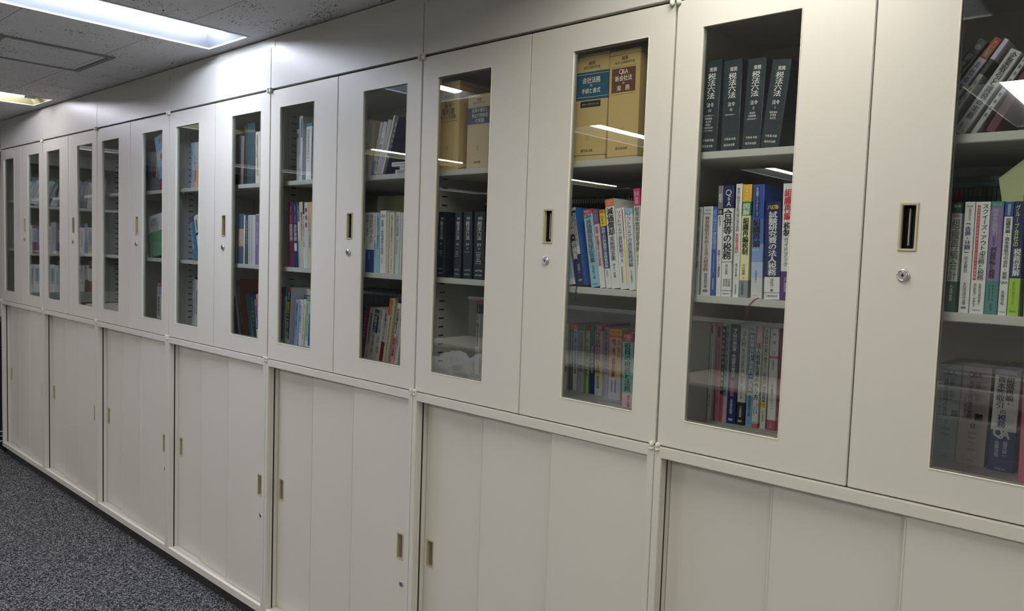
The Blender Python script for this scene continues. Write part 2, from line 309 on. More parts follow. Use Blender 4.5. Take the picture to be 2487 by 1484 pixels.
# ------------------------------------------------------------------ lower cabinets with three sliding doors
BOW = .0010
def lower_cabinet(label):
    t = thing('lower_cabinet', label, 'cabinet', (0, 0, .0626), 0, 'sliding door cabinets along the wall')
    T = 1.0530; o = -.006
    bm = bmesh.new()
    grid_plate(bm, (.0007, W-.0007), (0, T), [(.0200, .8795, .030, 1.0265)], o, .008); bevel(bm, .0012, 2)
    box(bm, .0012, .0190, .008, .445, .002, T-.001); box(bm, W-.0190, W-.0012, .008, .445, .002, T-.001)
    box(bm, .019, W-.019, .008, .445, .002, .0285); box(bm, .019, W-.019, .008, .445, 1.028, T-.001); box(bm, .019, W-.019, .435, .445, .02, 1.03)
    for y in (.0165, .032, .0475): box(bm, .020, .880, y-.0012, y+.0012, .0285, .0315)
    box(bm, .0188, .0203, .0100, .0190, .030, 1.027); box(bm, .0188, .0204, .0190, .0255, .030, 1.027, 1); box(bm, .0188, .0203, .0255, .0430, .030, 1.027)  # narrow dark strip down the inner face of the left jamb
    obj('body', bm, [STEEL, mat('jamb_dark_strip', (44,43,40), .7)], t)
    bm = bmesh.new(); box(bm, .0203, .8792, -.0052, .0078, .0296, .0308); obj('sill_highlight', bm, mat('sill_highlight_white', (246,244,236), .3), t)  # pale strip added to paint the bright highlight along the sill
    # panels: left deepest, right nearest the room
    for x0, x1, y, hx in ((.0205, .312, .0430, .0490), (.283, .590, .0275, None), (.5600, .8790, .0120, .8345)):
        bm = bmesh.new(); holes = [] if hx is None else [(hx-.0125, hx+.0125, .4815, .5635)]
        grid_plate(bm, (x0, x1), (.0335, 1.0262), holes, y, y+.009)
        for k in range(1, 40):
            xc = x0+(x1-x0)*k/40
            bmesh.ops.bisect_plane(bm, geom=bm.verts[:]+bm.edges[:]+bm.faces[:], plane_co=(xc,0,0), plane_no=(1,0,0))
        bevel(bm, .0012, 2)
        for v in bm.verts:      # the thin sheet doors bow outward a little
            q_ = (v.co.x-(x0+x1)/2)/((x1-x0)/2); v.co.y += BOW*(q_*q_-1)
            if x1 < .8 and q_ > .55: v.co.y += .0032*((q_-.55)/.45)**2      # edges roll back a little
        for f in bm.faces:
            f.smooth = False
        if x0 > .1:      # folded lip along the leading edge
            b2 = bmesh.new(); box(b2, x0, x0+.0042, y-.0016, y+.004, .0335, 1.0262); bevel(b2, .0012, 2)
            me_ = bpy.data.meshes.new('lip'); b2.to_mesh(me_); b2.free(); bm.from_mesh(me_); bpy.data.meshes.remove(me_)
        p = obj('sliding_door', bm, STEEL, t)
        if hx is not None:
            bm = bmesh.new(); frame(bm, hx-.0118, hx+.0118, .4822, .5628, .0055, y-.0015, y+.002); bevel(bm, .0008, 2)
            frame(bm, hx-.0118, hx+.0118, .4822, .5628, .001, y+.002, y+.0085)
            box(bm, hx-.0128, hx+.0128, y+.0085, y+.0098, .481, .564, 1); box(bm, hx+.001, hx+.0045, y+.003, y+.0085, .487, .555, 1)
            obj('recessed_handle', bm, [BEIGE, mat('handle_well', (118,112,100), .5)], p)
        if hx and hx > .5:
            bm = bmesh.new(); lathe(bm, (.8475, y, .3985), [(.0095,0),(.0095,.003),(.0085,.004)], 24, axis='y'); box(bm, .8468, .8482, y-.0046, y-.0038, .3955, .4015, 1)
            obj('lock', bm, [CHROME, DARK], p)
    return t
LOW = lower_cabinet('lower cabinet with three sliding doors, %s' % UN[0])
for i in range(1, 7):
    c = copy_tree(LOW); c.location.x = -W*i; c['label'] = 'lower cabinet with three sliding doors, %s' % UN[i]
bm = bmesh.new(); box(bm, -5.398, .898, .020, .44, 0, .0622); bevel(bm, .001, 1)
tag(obj('cabinet_plinth', bm, BLACK), 'long dark grey plinth under the row of lower cabinets on the carpet', 'plinth')
# filler panels above the doors
for i in range(7):
    bm = bmesh.new(); box(bm, .0013, W-.0013, .0, .018, 1.0590, 1.2160); bevel(bm, .001, 2); box(bm, .01, W-.01, .018, .44, 1.0625, 1.212)
    p = obj('filler_panel', bm, FILL); p.location = (-W*i, 0, ZB)
    tag(p, 'plain pale grey filler panel above the %s upper cabinet' % UN[i], 'panel', 'filler panels below the ceiling')

# ------------------------------------------------------------------ lettering
GC = {}
def glyph(ch, bo):
    k = (ch, bo)
    if k in GC: return GC[k]
    if ch == '▪':   # tiny print, too small to read
        R_ = [(-.36,.36,.30,.38),(-.30,.30,.06,.13),(-.38,.38,-.20,-.12),(-.34,.34,-.40,-.33),(-.05,.03,-.38,.38),(-.30,-.23,-.12,.30)]
        r = ([p for a, b, c, d in R_ for p in ((a,c),(b,c),(b,d),(a,d))], [tuple(range(4*i, 4*i+4)) for i in range(len(R_))])
    elif ch == '●': r = ([(.45*math.cos(q*math.pi/8), .45*math.sin(q*math.pi/8)) for q in range(16)], [tuple(range(16))])
    else:
        cu = bpy.data.curves.new('glyph', 'FONT'); cu.body = ch; cu.size = 1; cu.resolution_u = 2; cu.offset = 0
        ob = bpy.data.objects.new('glyph', cu); COL.objects.link(ob)
        dg = bpy.context.evaluated_depsgraph_get(); dg.update(); me = bpy.data.meshes.new_from_object(ob.evaluated_get(dg))
        vs = [(v.co.x, v.co.y) for v in me.vertices]; fs = [tuple(p.vertices) for p in me.polygons]
        bpy.data.objects.remove(ob); bpy.data.curves.remove(cu); bpy.data.meshes.remove(me)
        if vs:
            xs = [v[0] for v in vs]; ys = [v[1] for v in vs]
            cx = (min(xs)+max(xs))/2; cy = (min(ys)+max(ys))/2
            vs = [((x-cx), (y-cy)) for x, y in vs]
        if bo:   # heavier weight: the outline printed two or three times, a hair apart
            sh = ((-.011, .013) if bo == 1 else (-.034, -.011, .012, .036)); V2 = []; F2 = []
            for q in sh:
                b = len(V2); V2 += [(x+q, y+q*.35, b) for x, y in vs]; F2 += [tuple(b+i for i in f) for f in fs]
            vs, fs = V2, F2
        r = (vs, fs)
    GC[k] = r; return r
def ref():
    v, _ = glyph('国', 0); ys = [p[1] for p in v]; return max(ys)-min(ys)
REF = ref() or .9
def lettering(specs, w, h):
    """prints text and panels on the face y=0 (x 0..w, z 0..h); fractions run from the top"""
    verts, faces, mis, mats = [], [], [], []
    def mi(c):
        m = pm(c)
        if m not in mats: mats.append(m)
        return mats.index(m)
    def put(vs, fs, cx, cz, sx, sz, m, off, rot=False):
        b = len(verts)
        lay = {}
        for v_ in vs:
            x, y = v_[0], v_[1]
            if rot: x, y = y, -x
            k_ = lay.setdefault(v_[2], len(lay)) if len(v_) > 2 else 0
            verts.append((cx+x*sx, -off-.00006*k_, cz+y*sz))
        for f in fs: faces.append(tuple(b+q for q in f)); mis.append(m)
    nb = 0
    for s in specs:
        if s[0] == 'b':
            _, a, e, cx, wf, c = s; hw = wf*w/2; x = cx*w; nb += 1
            put([(-1,-1),(1,-1),(1,1),(-1,1)], [(0,1,2,3)], x, h*(1-(a+e)/2), hw, h*(e-a)/2, mi(c), .00012+.00002*nb)
        elif s[0] == 'v':
            _, st, a, e, cx, wf, c, bo = s; n = len(st); cell = (e-a)*h/n; sx = min(wf*w, 1.25*cell); sz = min(cell*.94, sx*1.5)
            for i, ch in enumerate(st):
                if ch == ' ': continue
                vs, fs = glyph(ch, bo)
                put(vs, fs, cx*w, h*(1-a)-cell*(i+.5), sx/REF, sz/REF, mi(c), .00035, ch in 'ー「」(')
        else:
            _, st, zc, wf, cx, c, bo = s
            vs0 = []; x = 0
            for ch in st:
                vs, fs = glyph(ch, bo)
                ad = .62 if ord(ch) < 128 else 1.06
                if ch == '1' or ch == 'I': ad = .42
                vs0.append((vs, fs, x+ad/2)); x += ad
            s_ = wf*w/max(x, .8); s2 = s_
            for vs, fs, xx in vs0: put(vs, fs, cx*w+(xx-x/2)*s_, h*(1-zc), s_/REF*.93, s2/REF*.93*(1.15 if len(st) > 1 else 1), mi(c), .00035)
    me = bpy.data.meshes.new('title_lettering'); me.from_pydata(verts, [], faces)
    for m in mats: me.materials.append(m)
    for p, m in zip(me.polygons, mis): p.material_index = m
    me.update(); return me
def book(name, label, cat, w, h, d, bands, titles, loc, lean=0, rotz=0, group=None, cov=None, kind='', thin=0):
    """spine faces local -y; base left corner of the spine at the origin; lean tips the top to local +x"""
    t = thing(name, label, cat, loc, 0, group)
    t.rotation_euler = (0, lean, rotz)
    mats = []; idx = []
    for c, a in bands:
        m = pm(c)
        if m not in mats: mats.append(m)
        idx.append(mats.index(m))
    if cov and pm(cov) not in mats: mats.append(pm(cov))
    cvi = mats.index(pm(cov)) if cov else None
    th = .0009 if w > .006 else .0004
    bm = bmesh.new()
    if kind == 'slip' or thin:
        for i, (c, a) in enumerate(bands):
            z1 = h*(1-a); z0 = h*(1-bands[i+1][1]) if i+1 < len(bands) else 0
            box(bm, 0, w, 0, d, z0, z1, idx[i])
        bmesh.ops.remove_doubles(bm, verts=bm.verts, dist=1e-6)
        kill = [f for f in bm.faces if abs(f.normal.z) > .9 and 1e-5 < f.calc_center_median().z < h-1e-5]
        bmesh.ops.delete(bm, geom=kill, context='FACES_ONLY')
        bmesh.ops.remove_doubles(bm, verts=bm.verts, dist=1e-6)
        obj('case' if kind == 'slip' else 'cover', bm, mats, t)
    else:
        for i, (c, a) in enumerate(bands):
            z1 = h*(1-a); z0 = h*(1-bands[i+1][1]) if i+1 < len(bands) else 0
            r = min(.0012, w*.18)
            # slightly rounded spine section
            xs = [0, r*.35, r, w-r, w-r*.35, w]; ys = [r, r*.3, 0, 0, r*.3, r]
            lo = [bm.verts.new((x, y, z0)) for x, y in zip(xs, ys)]; hi = [bm.verts.new((x, y, z1)) for x, y in zip(xs, ys)]
            for q in range(5):
                f = bm.faces.new((lo[q], lo[q+1], hi[q+1], hi[q])); f.material_index = idx[i]; f.smooth = q != 2
            k = cvi if cvi is not None else idx[i]
            box(bm, 0, th, r, d, z0, z1, k); box(bm, w-th, w, r, d, z0, z1, k)
            if i == 0: bm.faces.new([*hi]).material_index = idx[i]
        obj('cover', bm, mats, t)
        bm = bmesh.new(); box(bm, th, w-th, .0014, d-.002, .0015, h-.0015); obj('page_block', bm, PAGE, t)
    if titles:
        me = lettering(titles, w, h); o = bpy.data.objects.new('title_lettering', me); COL.objects.link(o); o.parent = t
    return t

# ------------------------------------------------------------------ books on the shelves, measured in metres
# window, level, position, count, x, depth, z, thickness, height, lean, bands, titles, description, options
BOOKS = [
('second','top',0,4,0.054,0.04,0.7026,0.045,0.2108,0.0135,[('sl2',0)],[('h','実務',0.1,0.42,0.55,'w',1),('v','税法六法',0.14,0.42,0.5,0.42,'w',1),('h','法令',0.485,0.42,0.5,'w',1),('h','Ⅳ',0.545,0.2,0.5,'w',0),('h','租税特別措置法(3)',0.6,0.55,0.45,'w',0),('h','国税徴収',0.633,0.42000000000000004,0.45,'w',0),('h','地方税',0.6659999999999999,0.32000000000000006,0.45,'w',0),('h','税理士',0.699,0.32000000000000006,0.45,'w',0),('h','沖縄特別措置',0.732,0.55,0.45,'w',0),('h','電子申告・帳簿保存',0.765,0.55,0.45,'w',0),('h','令和',0.87,0.25,0.3,'w',1),('h','6',0.868,0.14,0.5,'w',2),('h','年版',0.87,0.25,0.7,'w',1),('h','新日本法規',0.935,0.6,0.48,'w',1)],'dark slate law volume numbered IV',{}),
('second','top',1,4,0.1101,0.04,0.702,0.0442,0.2048,-0.0089,[('sl2',0)],[('h','実務',0.1,0.42,0.55,'w',1),('v','税法六法',0.14,0.42,0.5,0.42,'w',1),('h','法令',0.485,0.42,0.5,'w',1),('h','Ⅲ',0.545,0.2,0.5,'w',0),('h','租税特別措置法(2)',0.6,0.55,0.45,'w',0),('h','令和',0.87,0.25,0.3,'w',1),('h','6',0.868,0.14,0.5,'w',2),('h','年版',0.87,0.25,0.7,'w',1),('h','新日本法規',0.935,0.6,0.48,'w',1)],'dark slate law volume numbered III',{}),
('second','top',2,4,0.1619,0.04,0.703,0.0431,0.2006,0.0235,[('sl2',0)],[('h','実務',0.1,0.42,0.55,'w',1),('v','税法六法',0.14,0.42,0.5,0.42,'w',1),('h','法令',0.485,0.42,0.5,'w',1),('h','Ⅱ',0.545,0.2,0.5,'w',0),('h','資産税',0.6,0.32000000000000006,0.45,'w',0),('h','間接税等',0.633,0.42000000000000004,0.45,'w',0),('h','租税特別措置法(1)',0.6659999999999999,0.55,0.45,'w',0),('h','令和',0.87,0.25,0.3,'w',1),('h','6',0.868,0.14,0.5,'w',2),('h','年版',0.87,0.25,0.7,'w',1),('h','新日本法規',0.935,0.6,0.48,'w',1)],'dark slate law volume numbered II',{}),
('second','top',3,4,0.2061,0.04,0.7061,0.0428,0.1897,0.0969,[('sl2',0)],[('h','実務',0.1,0.42,0.55,'w',1),('v','税法六法',0.14,0.42,0.5,0.42,'w',1),('h','法令',0.485,0.42,0.5,'w',1),('h','Ⅰ',0.545,0.2,0.5,'w',0),('h','国税通則',0.6,0.42000000000000004,0.45,'w',0),('h','所得税',0.633,0.32000000000000006,0.45,'w',0),('h','法人税',0.6659999999999999,0.32000000000000006,0.45,'w',0),('h','令和',0.87,0.25,0.3,'w',1),('h','6',0.868,0.14,0.5,'w',2),('h','年版',0.87,0.25,0.7,'w',1),('h','新日本法規',0.935,0.6,0.48,'w',1)],'leaning dark slate law volume I',{}),
('second','middle',0,10,0.0538,0.036,0.368,0.0196,0.2067,0.0024,[('gl',0)],[('v','資本等取引と組織再編の会計・税務',0.02,0.7,0.5,0.5,'k',0),('h','清文社',0.965,0.5,0.5,'k',0)],'silver grey book',{}),
('second','middle',1,10,0.0794,0.036,0.368,0.024,0.2075,-0.0142,[('gw',0)],[('h','四訂版',0.04,0.6,0.5,'te',0),('h','事例詳解',0.08,0.75,0.45,'gr',0),('v','資本等取引をめぐる法人税実務',0.11,0.73,0.45,0.5,'rb',1),('v','諸星健司著',0.75,0.92,0.5,0.32,'dte',0),('h','税研',0.95,0.5,0.5,'k',2)],'pale book with red-brown title',{}),
('second','middle',2,10,0.1054,0.036,0.368,0.0115,0.2071,-0.0216,[('b2',0)],[('v','自己株式の課税関係',0.03,0.48,0.5,0.75,'lb',0),('v','▪▪▪▪▪▪▪▪▪▪▪▪',0.52,0.74,0.5,0.3,'lb',0),('v','▪▪▪▪',0.8,0.93,0.5,0.4,'w',0)],'slim blue book',{}),
('second','middle',3,10,0.1187,0.036,0.368,0.012,0.2546,-0.0286,[('gr',0),('k',0.21),('w',0.263)],[('v','税理',0.07,0.15,0.5,0.62,'w',1),('h','10',0.237,0.8,0.5,'w',2),('v','臨時増刊号',0.275,0.37,0.5,0.35,'k',0),('v','図解グループ通算制度',0.58,0.83,0.5,0.48,'k',1),('v','ぎょうせい',0.93,0.985,0.5,0.3,'k',0)],'white and grey magazine numbered 10',{}),
('second','middle',4,10,0.1316,0.036,0.368,0.0247,0.2548,-0.0242,[('nv',0),('w',0.205),('nv',0.685),('w',0.69),('nv',0.945),('w',0.95)],[('h','Q',0.07,0.62,0.5,'w',0),('h','&',0.12,0.35,0.55,'w',0),('h','A',0.165,0.5,0.55,'w',0),('v','合併等の税務',0.215,0.665,0.5,0.78,'k',2),('v','廣川昭廣編',0.71,0.8,0.5,0.25,'k',0),('v','石田昌朗',0.84,0.91,0.8,0.2,'k',0),('v','菅原英雄',0.84,0.91,0.55,0.2,'k',0),('v','高松公良',0.84,0.91,0.3,0.2,'k',0),('h','大蔵財務協会',0.975,0.75,0.5,'k',0)],'white book with blue Q&A head',{}),
('second','middle',5,10,0.1602,0.036,0.368,0.0146,0.2575,-0.0172,[('w',0)],[('v','資本に関係する取引等に係る税制',0.035,0.42,0.45,0.5,'k',0),('v','実務要点解説',0.435,0.61,0.45,0.55,'r',1),('b',0.63,0.632,0.5,0.9,'gr'),('v','樋口翔太著',0.7,0.82,0.5,0.35,'k',0),('b',0.835,0.837,0.5,0.9,'gr'),('v','大蔵財務協会',0.88,0.975,0.5,0.3,'k',0)],'slim white book with two-colour title',{}),
('second','middle',6,10,0.1759,0.036,0.368,0.021,0.2554,-0.0138,[('yo',0),('g',0.15),('py',0.275),('gr2',0.845)],[('v','令和',0.02,0.07,0.5,0.3,'w',1),('h','6',0.085,0.25,0.5,'w',2),('v','年版',0.1,0.14,0.5,0.3,'w',1),('v','図解',0.165,0.27,0.5,0.7,'w',2),('v','組織再編税制',0.29,0.62,0.5,0.62,'k',2),('v','中村慈美',0.7,0.8,0.45,0.35,'k',0),('h','著',0.825,0.2,0.5,'k',0),('v','大蔵財務協会',0.86,0.975,0.4,0.35,'k',0)],'yellow and green book',{}),
('second','middle',7,10,0.2044,0.036,0.368,0.0264,0.2546,-0.0301,[('b2',0),('b3',0.3),('b4',0.52),('b5',0.68),('gw',0.82)],[('b',0.02,0.285,0.4,0.34,'nv'),('v','会社税務マニュアルシリーズ3',0.025,0.28,0.4,0.25,'w',1),('v','組織再編',0.3,0.55,0.4,0.6,'k',2),('h','第6次改訂',0.575,0.6,0.4,'w',1),('v','④寺西尚人',0.75,0.86,0.45,0.2,'b2',0),('h','ぎょうせい',0.975,0.4,0.45,'k',0)],'blue book fading to white',{}),
('second','middle',8,10,0.236,0.036,0.368,0.0357,0.2152,-0.0379,[('nv',0),('w',0.77),('nv',0.93),('w',0.935)],[('h','八訂版',0.055,0.7,0.5,'y',2),('v','試験研究費の法人税務',0.1,0.755,0.5,0.62,'w',2),('v','成松洋一著',0.785,0.92,0.5,0.2,'k',0),('h','大蔵財務協会',0.965,0.75,0.5,'k',0)],'wide navy book',{}),
('second','middle',9,10,0.2724,0.036,0.368,0.0237,0.2544,-0.0254,[('w',0),('pu',0.75)],[('v','組織再編',0.045,0.31,0.5,0.66,'r',2),('v','税制',0.33,0.45,0.5,0.66,'k',2),('v','ガイドブック',0.46,0.71,0.45,0.4,'k',0),('v','川渕満',0.8,0.93,0.5,0.3,'w',0)],'white and purple book with red title',{}),
('second','bottom',0,11,0.0066,0.235,0.03,0.0106,0.2569,0.0004,[('gw',0)],[('b',0.02,0.11,0.4,0.6,'r2'),('v','中小企業▪▪▪▪▪▪▪▪▪▪▪▪▪▪',0.12,0.66,0.5,0.35,'k',0),('v','野原武夫著',0.73,0.86,0.5,0.35,'k',0)],'grey-white book with pink tag',{}),
('second','bottom',1,11,0.0251,0.241,0.03,0.013,0.258,-0.0105,[('p2',0)],[('b',0.04,0.14,0.4,0.5,'br'),('v','法人税▪▪▪▪▪▪▪▪▪▪▪▪▪',0.14,0.55,0.5,0.35,'br',0),('v','▪▪▪',0.75,0.83,0.5,0.35,'br',0)],'pink book',{}),
('second','bottom',2,11,0.0385,0.242,0.03,0.0074,0.2584,-0.0077,[('w',0),('k2',0.03),('p3',0.72)],[('v','資本準備金の法人税務QA',0.05,0.7,0.5,0.7,'w',1),('v','野原武夫',0.76,0.9,0.5,0.5,'k',0)],'black-bodied slim book',{}),
('second','bottom',3,11,0.0463,0.243,0.03,0.0125,0.2579,-0.0039,[('lte',0),('p4',0.74)],[('v','法人税修正申告書・更正請求書の書き方と留意点',0.02,0.73,0.4,0.6,'nv',1)],'pale teal book',{}),
('second','bottom',4,11,0.0592,0.241,0.0301,0.0245,0.2566,0.0043,[('sn',0),('n2',0.55)],[('v','法人税の届出書・申請書の書き方',0.03,0.53,0.5,0.5,'w',1),('b',0.56,0.72,0.5,0.4,'p3'),('v','連結納税対応',0.57,0.71,0.5,0.28,'r',0),('v','▪見晴彦編著',0.75,0.9,0.5,0.3,'w',0),('h','税研',0.96,0.5,0.5,'w',2)],'navy book',{}),
('second','bottom',5,11,0.0864,0.243,0.03,0.0207,0.2571,-0.0016,[('gw',0),('sl2',0.77)],[('h','第13版',0.02,0.6,0.5,'k',0),('v','法人税',0.05,0.21,0.5,0.6,'k',0),('v','等の還付金納付額',0.23,0.47,0.5,0.42,'k',0),('b',0.49,0.75,0.5,0.42,'w'),('v','税務調整・別表作成の実務',0.5,0.74,0.5,0.3,'k',1),('v','小池敏範著',0.8,0.92,0.5,0.33,'w',0),('h','税研',0.96,0.5,0.5,'w',2)],'white book with dark foot',{}),
('second','bottom',6,11,0.1089,0.248,0.03,0.0184,0.2573,-0.007,[('gw',0),('lb3',0.7)],[('h','Q&A',0.035,0.8,0.5,'te',0),('b',0.07,0.66,0.5,0.8,'b6'),('v','税効果会計と別表四・別表五',0.08,0.655,0.5,0.62,'w',2),('v','優成監査法人編',0.69,0.9,0.5,0.35,'k',0)],'white book with blue title panel',{}),
('second','bottom',7,11,0.1298,0.24,0.0301,0.0147,0.2579,0.005,[('p4',0),('w',0.2),('p3',0.955)],[('h','7',0.09,0.4,0.5,'w',2),('v','法人税申告書の作り方',0.16,0.72,0.5,0.7,'k',2),('v','宮口定雄',0.75,0.86,0.75,0.25,'k',0),('v','佐藤裕之',0.79,0.88,0.3,0.25,'k',0),('h','清文社',0.945,0.7,0.5,'k',0)],'white and pink book numbered 7',{}),
('second','bottom',8,11,0.1474,0.248,0.03,0.0147,0.2563,-0.0047,[('w',0)],[('v','法人税申告書の書き方と留意点',0.01,0.56,0.5,0.6,'k',1),('b',0.58,0.73,0.5,0.5,'n2'),('v','特殊別表編',0.59,0.72,0.5,0.35,'w',1),('b',0.73,0.79,0.5,0.85,'y'),('h','4',0.76,0.35,0.5,'nv',2),('v','右山事務所',0.82,0.93,0.5,0.3,'k',0)],'white book with yellow 4 badge',{}),
('second','bottom',9,11,0.1659,0.249,0.03,0.0215,0.2567,-0.0144,[('w',0),('p3',0.27),('w',0.295),('mg',0.9)],[('h','税',0.06,0.4,0.5,'k',0),('h','理',0.14,0.4,0.5,'k',0),('h','12',0.24,0.5,0.5,'r2',1),('v','臨時増刊号',0.31,0.41,0.5,0.2,'k',0),('v','法人税務ハンドブック',0.55,0.8,0.5,0.28,'k',1),('v','ぎょうせい',0.92,0.98,0.5,0.2,'w',0)],'white magazine with magenta foot',{}),
('second','bottom',10,11,0.189,0.253,0.03,0.0087,0.2561,-0.0191,[('dr',0)],[],'dark red book',{}),
('third','top',0,2,-0.3227,0.035,0.7029,0.1087,0.2752,0.0085,[('tan',0),('b7',0.015),('tan',0.02),('b7',0.165),('gl',0.185),('b7',0.19),('gl',0.4),('b7',0.405),('tan',0.43),('b7',0.95),('tan',0.957)],[('h','編集',0.085,0.2,0.5,'k',0),('h','会社法務研究会',0.125,0.5,0.5,'k',0),('h','会社法務',0.245,0.54,0.5,'c',2),('h','の',0.295,0.08,0.5,'c',2),('h','手続と書式',0.345,0.56,0.5,'c',2),('b',0.44,0.5,0.5,0.6,'k2'),('h','書式データダウンロード付',0.47,0.5,0.5,'c',0),('b',0.768,0.812,0.45,0.13,'b7'),('b',0.77,0.81,0.45,0.12,'tan'),('h','1',0.79,0.08,0.45,'k',1),('h','新日本法規',0.91,0.35,0.45,'k',1)],'tan slipcase volume with blue title panel',{'kind': 'slip'}),
('third','top',1,2,-0.2069,0.035,0.702,0.0923,0.2708,-0.0104,[('tan',0),('rb2',0.04),('tan',0.044),('rb2',0.985),('tan',0.99)],[('h','編集',0.075,0.22,0.5,'k',0),('h','新会社法実務研究会',0.115,0.65,0.5,'k',0),('b',0.15,0.153,0.47,0.8,'rb2'),('b',0.165,0.39,0.47,0.78,'rb2'),('b',0.405,0.408,0.47,0.8,'rb2'),('h','Q&A',0.2,0.28,0.47,'c',1),('h','新会社法',0.26,0.56,0.47,'c',2),('h','の',0.305,0.08,0.47,'c',2),('h','実\u3000務',0.35,0.42,0.47,'c',2),('b',0.722,0.768,0.47,0.14,'k'),('b',0.724,0.766,0.47,0.13,'tan'),('h','2',0.745,0.08,0.47,'k',2),('h','新日本法規',0.91,0.38,0.47,'k',1)],'tan slipcase volume with brown title panel',{'kind': 'slip'}),
('third','middle',0,10,-0.3232,0.036,0.368,0.0276,0.1703,-0.2393,[('w',0),('lb2',0.45),('w',0.9)],[],'pale blue and white book leaning left',{}),
('third','middle',1,10,-0.2911,0.036,0.368,0.0282,0.2109,-0.2016,[('gw',0),('k2',0.04),('nv',0.62)],[('b',0.07,0.6,0.8,0.35,'w'),('v','減価償却資産の',0.08,0.5,0.8,0.28,'k',1),('v','取得費・修繕費',0.1,0.66,0.35,0.5,'w',2),('v','成松洋一',0.72,0.85,0.6,0.25,'w',0),('h','税研',0.93,0.4,0.6,'w',2)],'black book leaning left',{'cov': 'b8'}),
('third','middle',2,10,-0.2408,0.036,0.368,0.0283,0.2065,-0.1825,[('r',0),('lb4',0.06),('lb5',0.5)],[('h','平成26',0.03,0.8,0.5,'w',1),('h','Q&A',0.09,0.8,0.5,'nv',1),('v','減価償却質疑応答集',0.13,0.69,0.5,0.6,'k',1),('v','前原真一著',0.72,0.9,0.5,0.25,'k',0),('h','大蔵財務協会',0.965,0.7,0.5,'k',0)],'pale blue book leaning left',{}),
('third','middle',3,10,-0.2116,0.036,0.368,0.0149,0.2069,-0.1709,[('pu2',0),('p4',0.19),('w',0.73)],[('v','ケーススタディ',0.02,0.17,0.5,0.5,'w',0),('v','評価損・除去損等をめぐる法人税実務',0.22,0.72,0.5,0.6,'br',1)],'slim purple and pink book leaning left',{}),
('third','middle',4,10,-0.192,0.036,0.368,0.0159,0.2053,-0.166,[('yo2',0),('y',0.05),('n2',0.21),('w',0.75)],[('h','第4版',0.025,0.7,0.5,'r2',1),('v','Q&A',0.07,0.19,0.5,0.6,'k',1),('v','税務上の評価損の実務事例集',0.22,0.74,0.5,0.72,'w',1),('v','成松洋一',0.77,0.88,0.5,0.35,'k',0)],'yellow and navy slim book',{}),
('third','middle',5,10,-0.1754,0.036,0.368,0.0269,0.2318,-0.1457,[('or',0),('w',0.085)],[('h','令和4年',0.03,0.75,0.5,'w',0),('h','12月改訂',0.06,0.75,0.5,'w',0),('v','減価償却',0.1,0.41,0.5,0.68,'k',2),('v','実務問答集',0.42,0.69,0.5,0.5,'nv',1),('v','清水一郎編',0.72,0.88,0.5,0.25,'k',0)],'tall white book with orange head',{'cov': 'gw'}),
('third','middle',6,10,-0.1478,0.036,0.368,0.0258,0.2076,-0.1336,[('w',0)],[('v','ソフトウェア会計実務',0.03,0.55,0.4,0.45,'nv',1),('v','QA',0.55,0.68,0.45,0.35,'nv',0),('b',0.02,0.38,0.85,0.1,'r2'),('b',0.38,0.94,0.85,0.15,'y'),('v','▪▪▪▪▪▪',0.72,0.92,0.35,0.2,'k',0)],'white book with yellow stripe',{}),
('third','middle',7,10,-0.1214,0.036,0.368,0.0202,0.2055,-0.1152,[('lb6',0),('w',0.07)],[('v','ソフトウェアの会計実務詳解',0.05,0.72,0.5,0.62,'nv',1),('v','ひすず監査法人',0.76,0.92,0.5,0.3,'k',0)],'white book with navy title',{}),
('third','middle',8,10,-0.1006,0.036,0.368,0.019,0.2558,-0.0868,[('mg2',0),('w',0.17)],[('h','50',0.05,0.75,0.5,'w',1),('v','年版',0.08,0.15,0.5,0.5,'w',1),('v','耐用年数判定早見表',0.18,0.62,0.5,0.62,'k',1),('v','前原真一',0.65,0.8,0.5,0.3,'k',0)],'tall white book with pink head',{}),
('third','middle',9,10,-0.0812,0.036,0.368,0.0127,0.2182,-0.0739,[('g',0),('lg',0.2)],[],'green slim book',{}),
('third','bottom',0,10,-0.5159,0.28,0.03,0.0143,0.2071,-0.0058,[('gw',0)],[('v','ヘッジ取引の会計と税務',0.02,0.62,0.5,0.55,'k',1),('b',0.64,0.72,0.5,0.7,'pu'),('h','6',0.68,0.4,0.5,'w',1),('v','荻茂生著',0.75,0.9,0.5,0.3,'k',0)],'white book',{}),
('third','bottom',1,10,-0.4992,0.29,0.03,0.01,0.2079,-0.0154,[('or2',0),('gr',0.08)],[('v','▪▪▪▪▪▪▪▪▪▪▪▪',0.12,0.6,0.5,0.6,'w',0)],'thin grey book with orange head',{}),
('third','bottom',2,10,-0.4855,0.29,0.03,0.0175,0.2076,-0.0246,[('or2',0),('lb4',0.07),('gw',0.6)],[('v','中小企業の税務',0.1,0.4,0.5,0.5,'nv',1),('v','投資促進税制の実務',0.4,0.74,0.5,0.5,'nv',1)],'pale blue book with orange head',{}),
('third','bottom',3,10,-0.4608,0.284,0.03,0.0228,0.2077,-0.0226,[('gl',0)],[('b',0.0,0.08,0.5,0.8,'gr'),('v','会社役員間取引の税務',0.1,0.7,0.45,0.55,'k',0),('v','森田政夫',0.73,0.9,0.5,0.3,'gr',0)],'light grey book',{}),
('third','bottom',4,10,-0.4376,0.29,0.03,0.0131,0.2095,-0.0177,[('r2',0),('lg2',0.08),('lg',0.7)],[('v','賃上げ促進税制の実務',0.2,0.75,0.5,0.6,'k',0)],'slim pale green book',{}),
('third','bottom',5,10,-0.4197,0.29,0.03,0.0169,0.2109,-0.0292,[('g2',0),('pu2',0.25),('n2',0.5)],[('v','▪▪▪の税務',0.3,0.7,0.5,0.5,'w',0)],'green and navy slim book',{}),
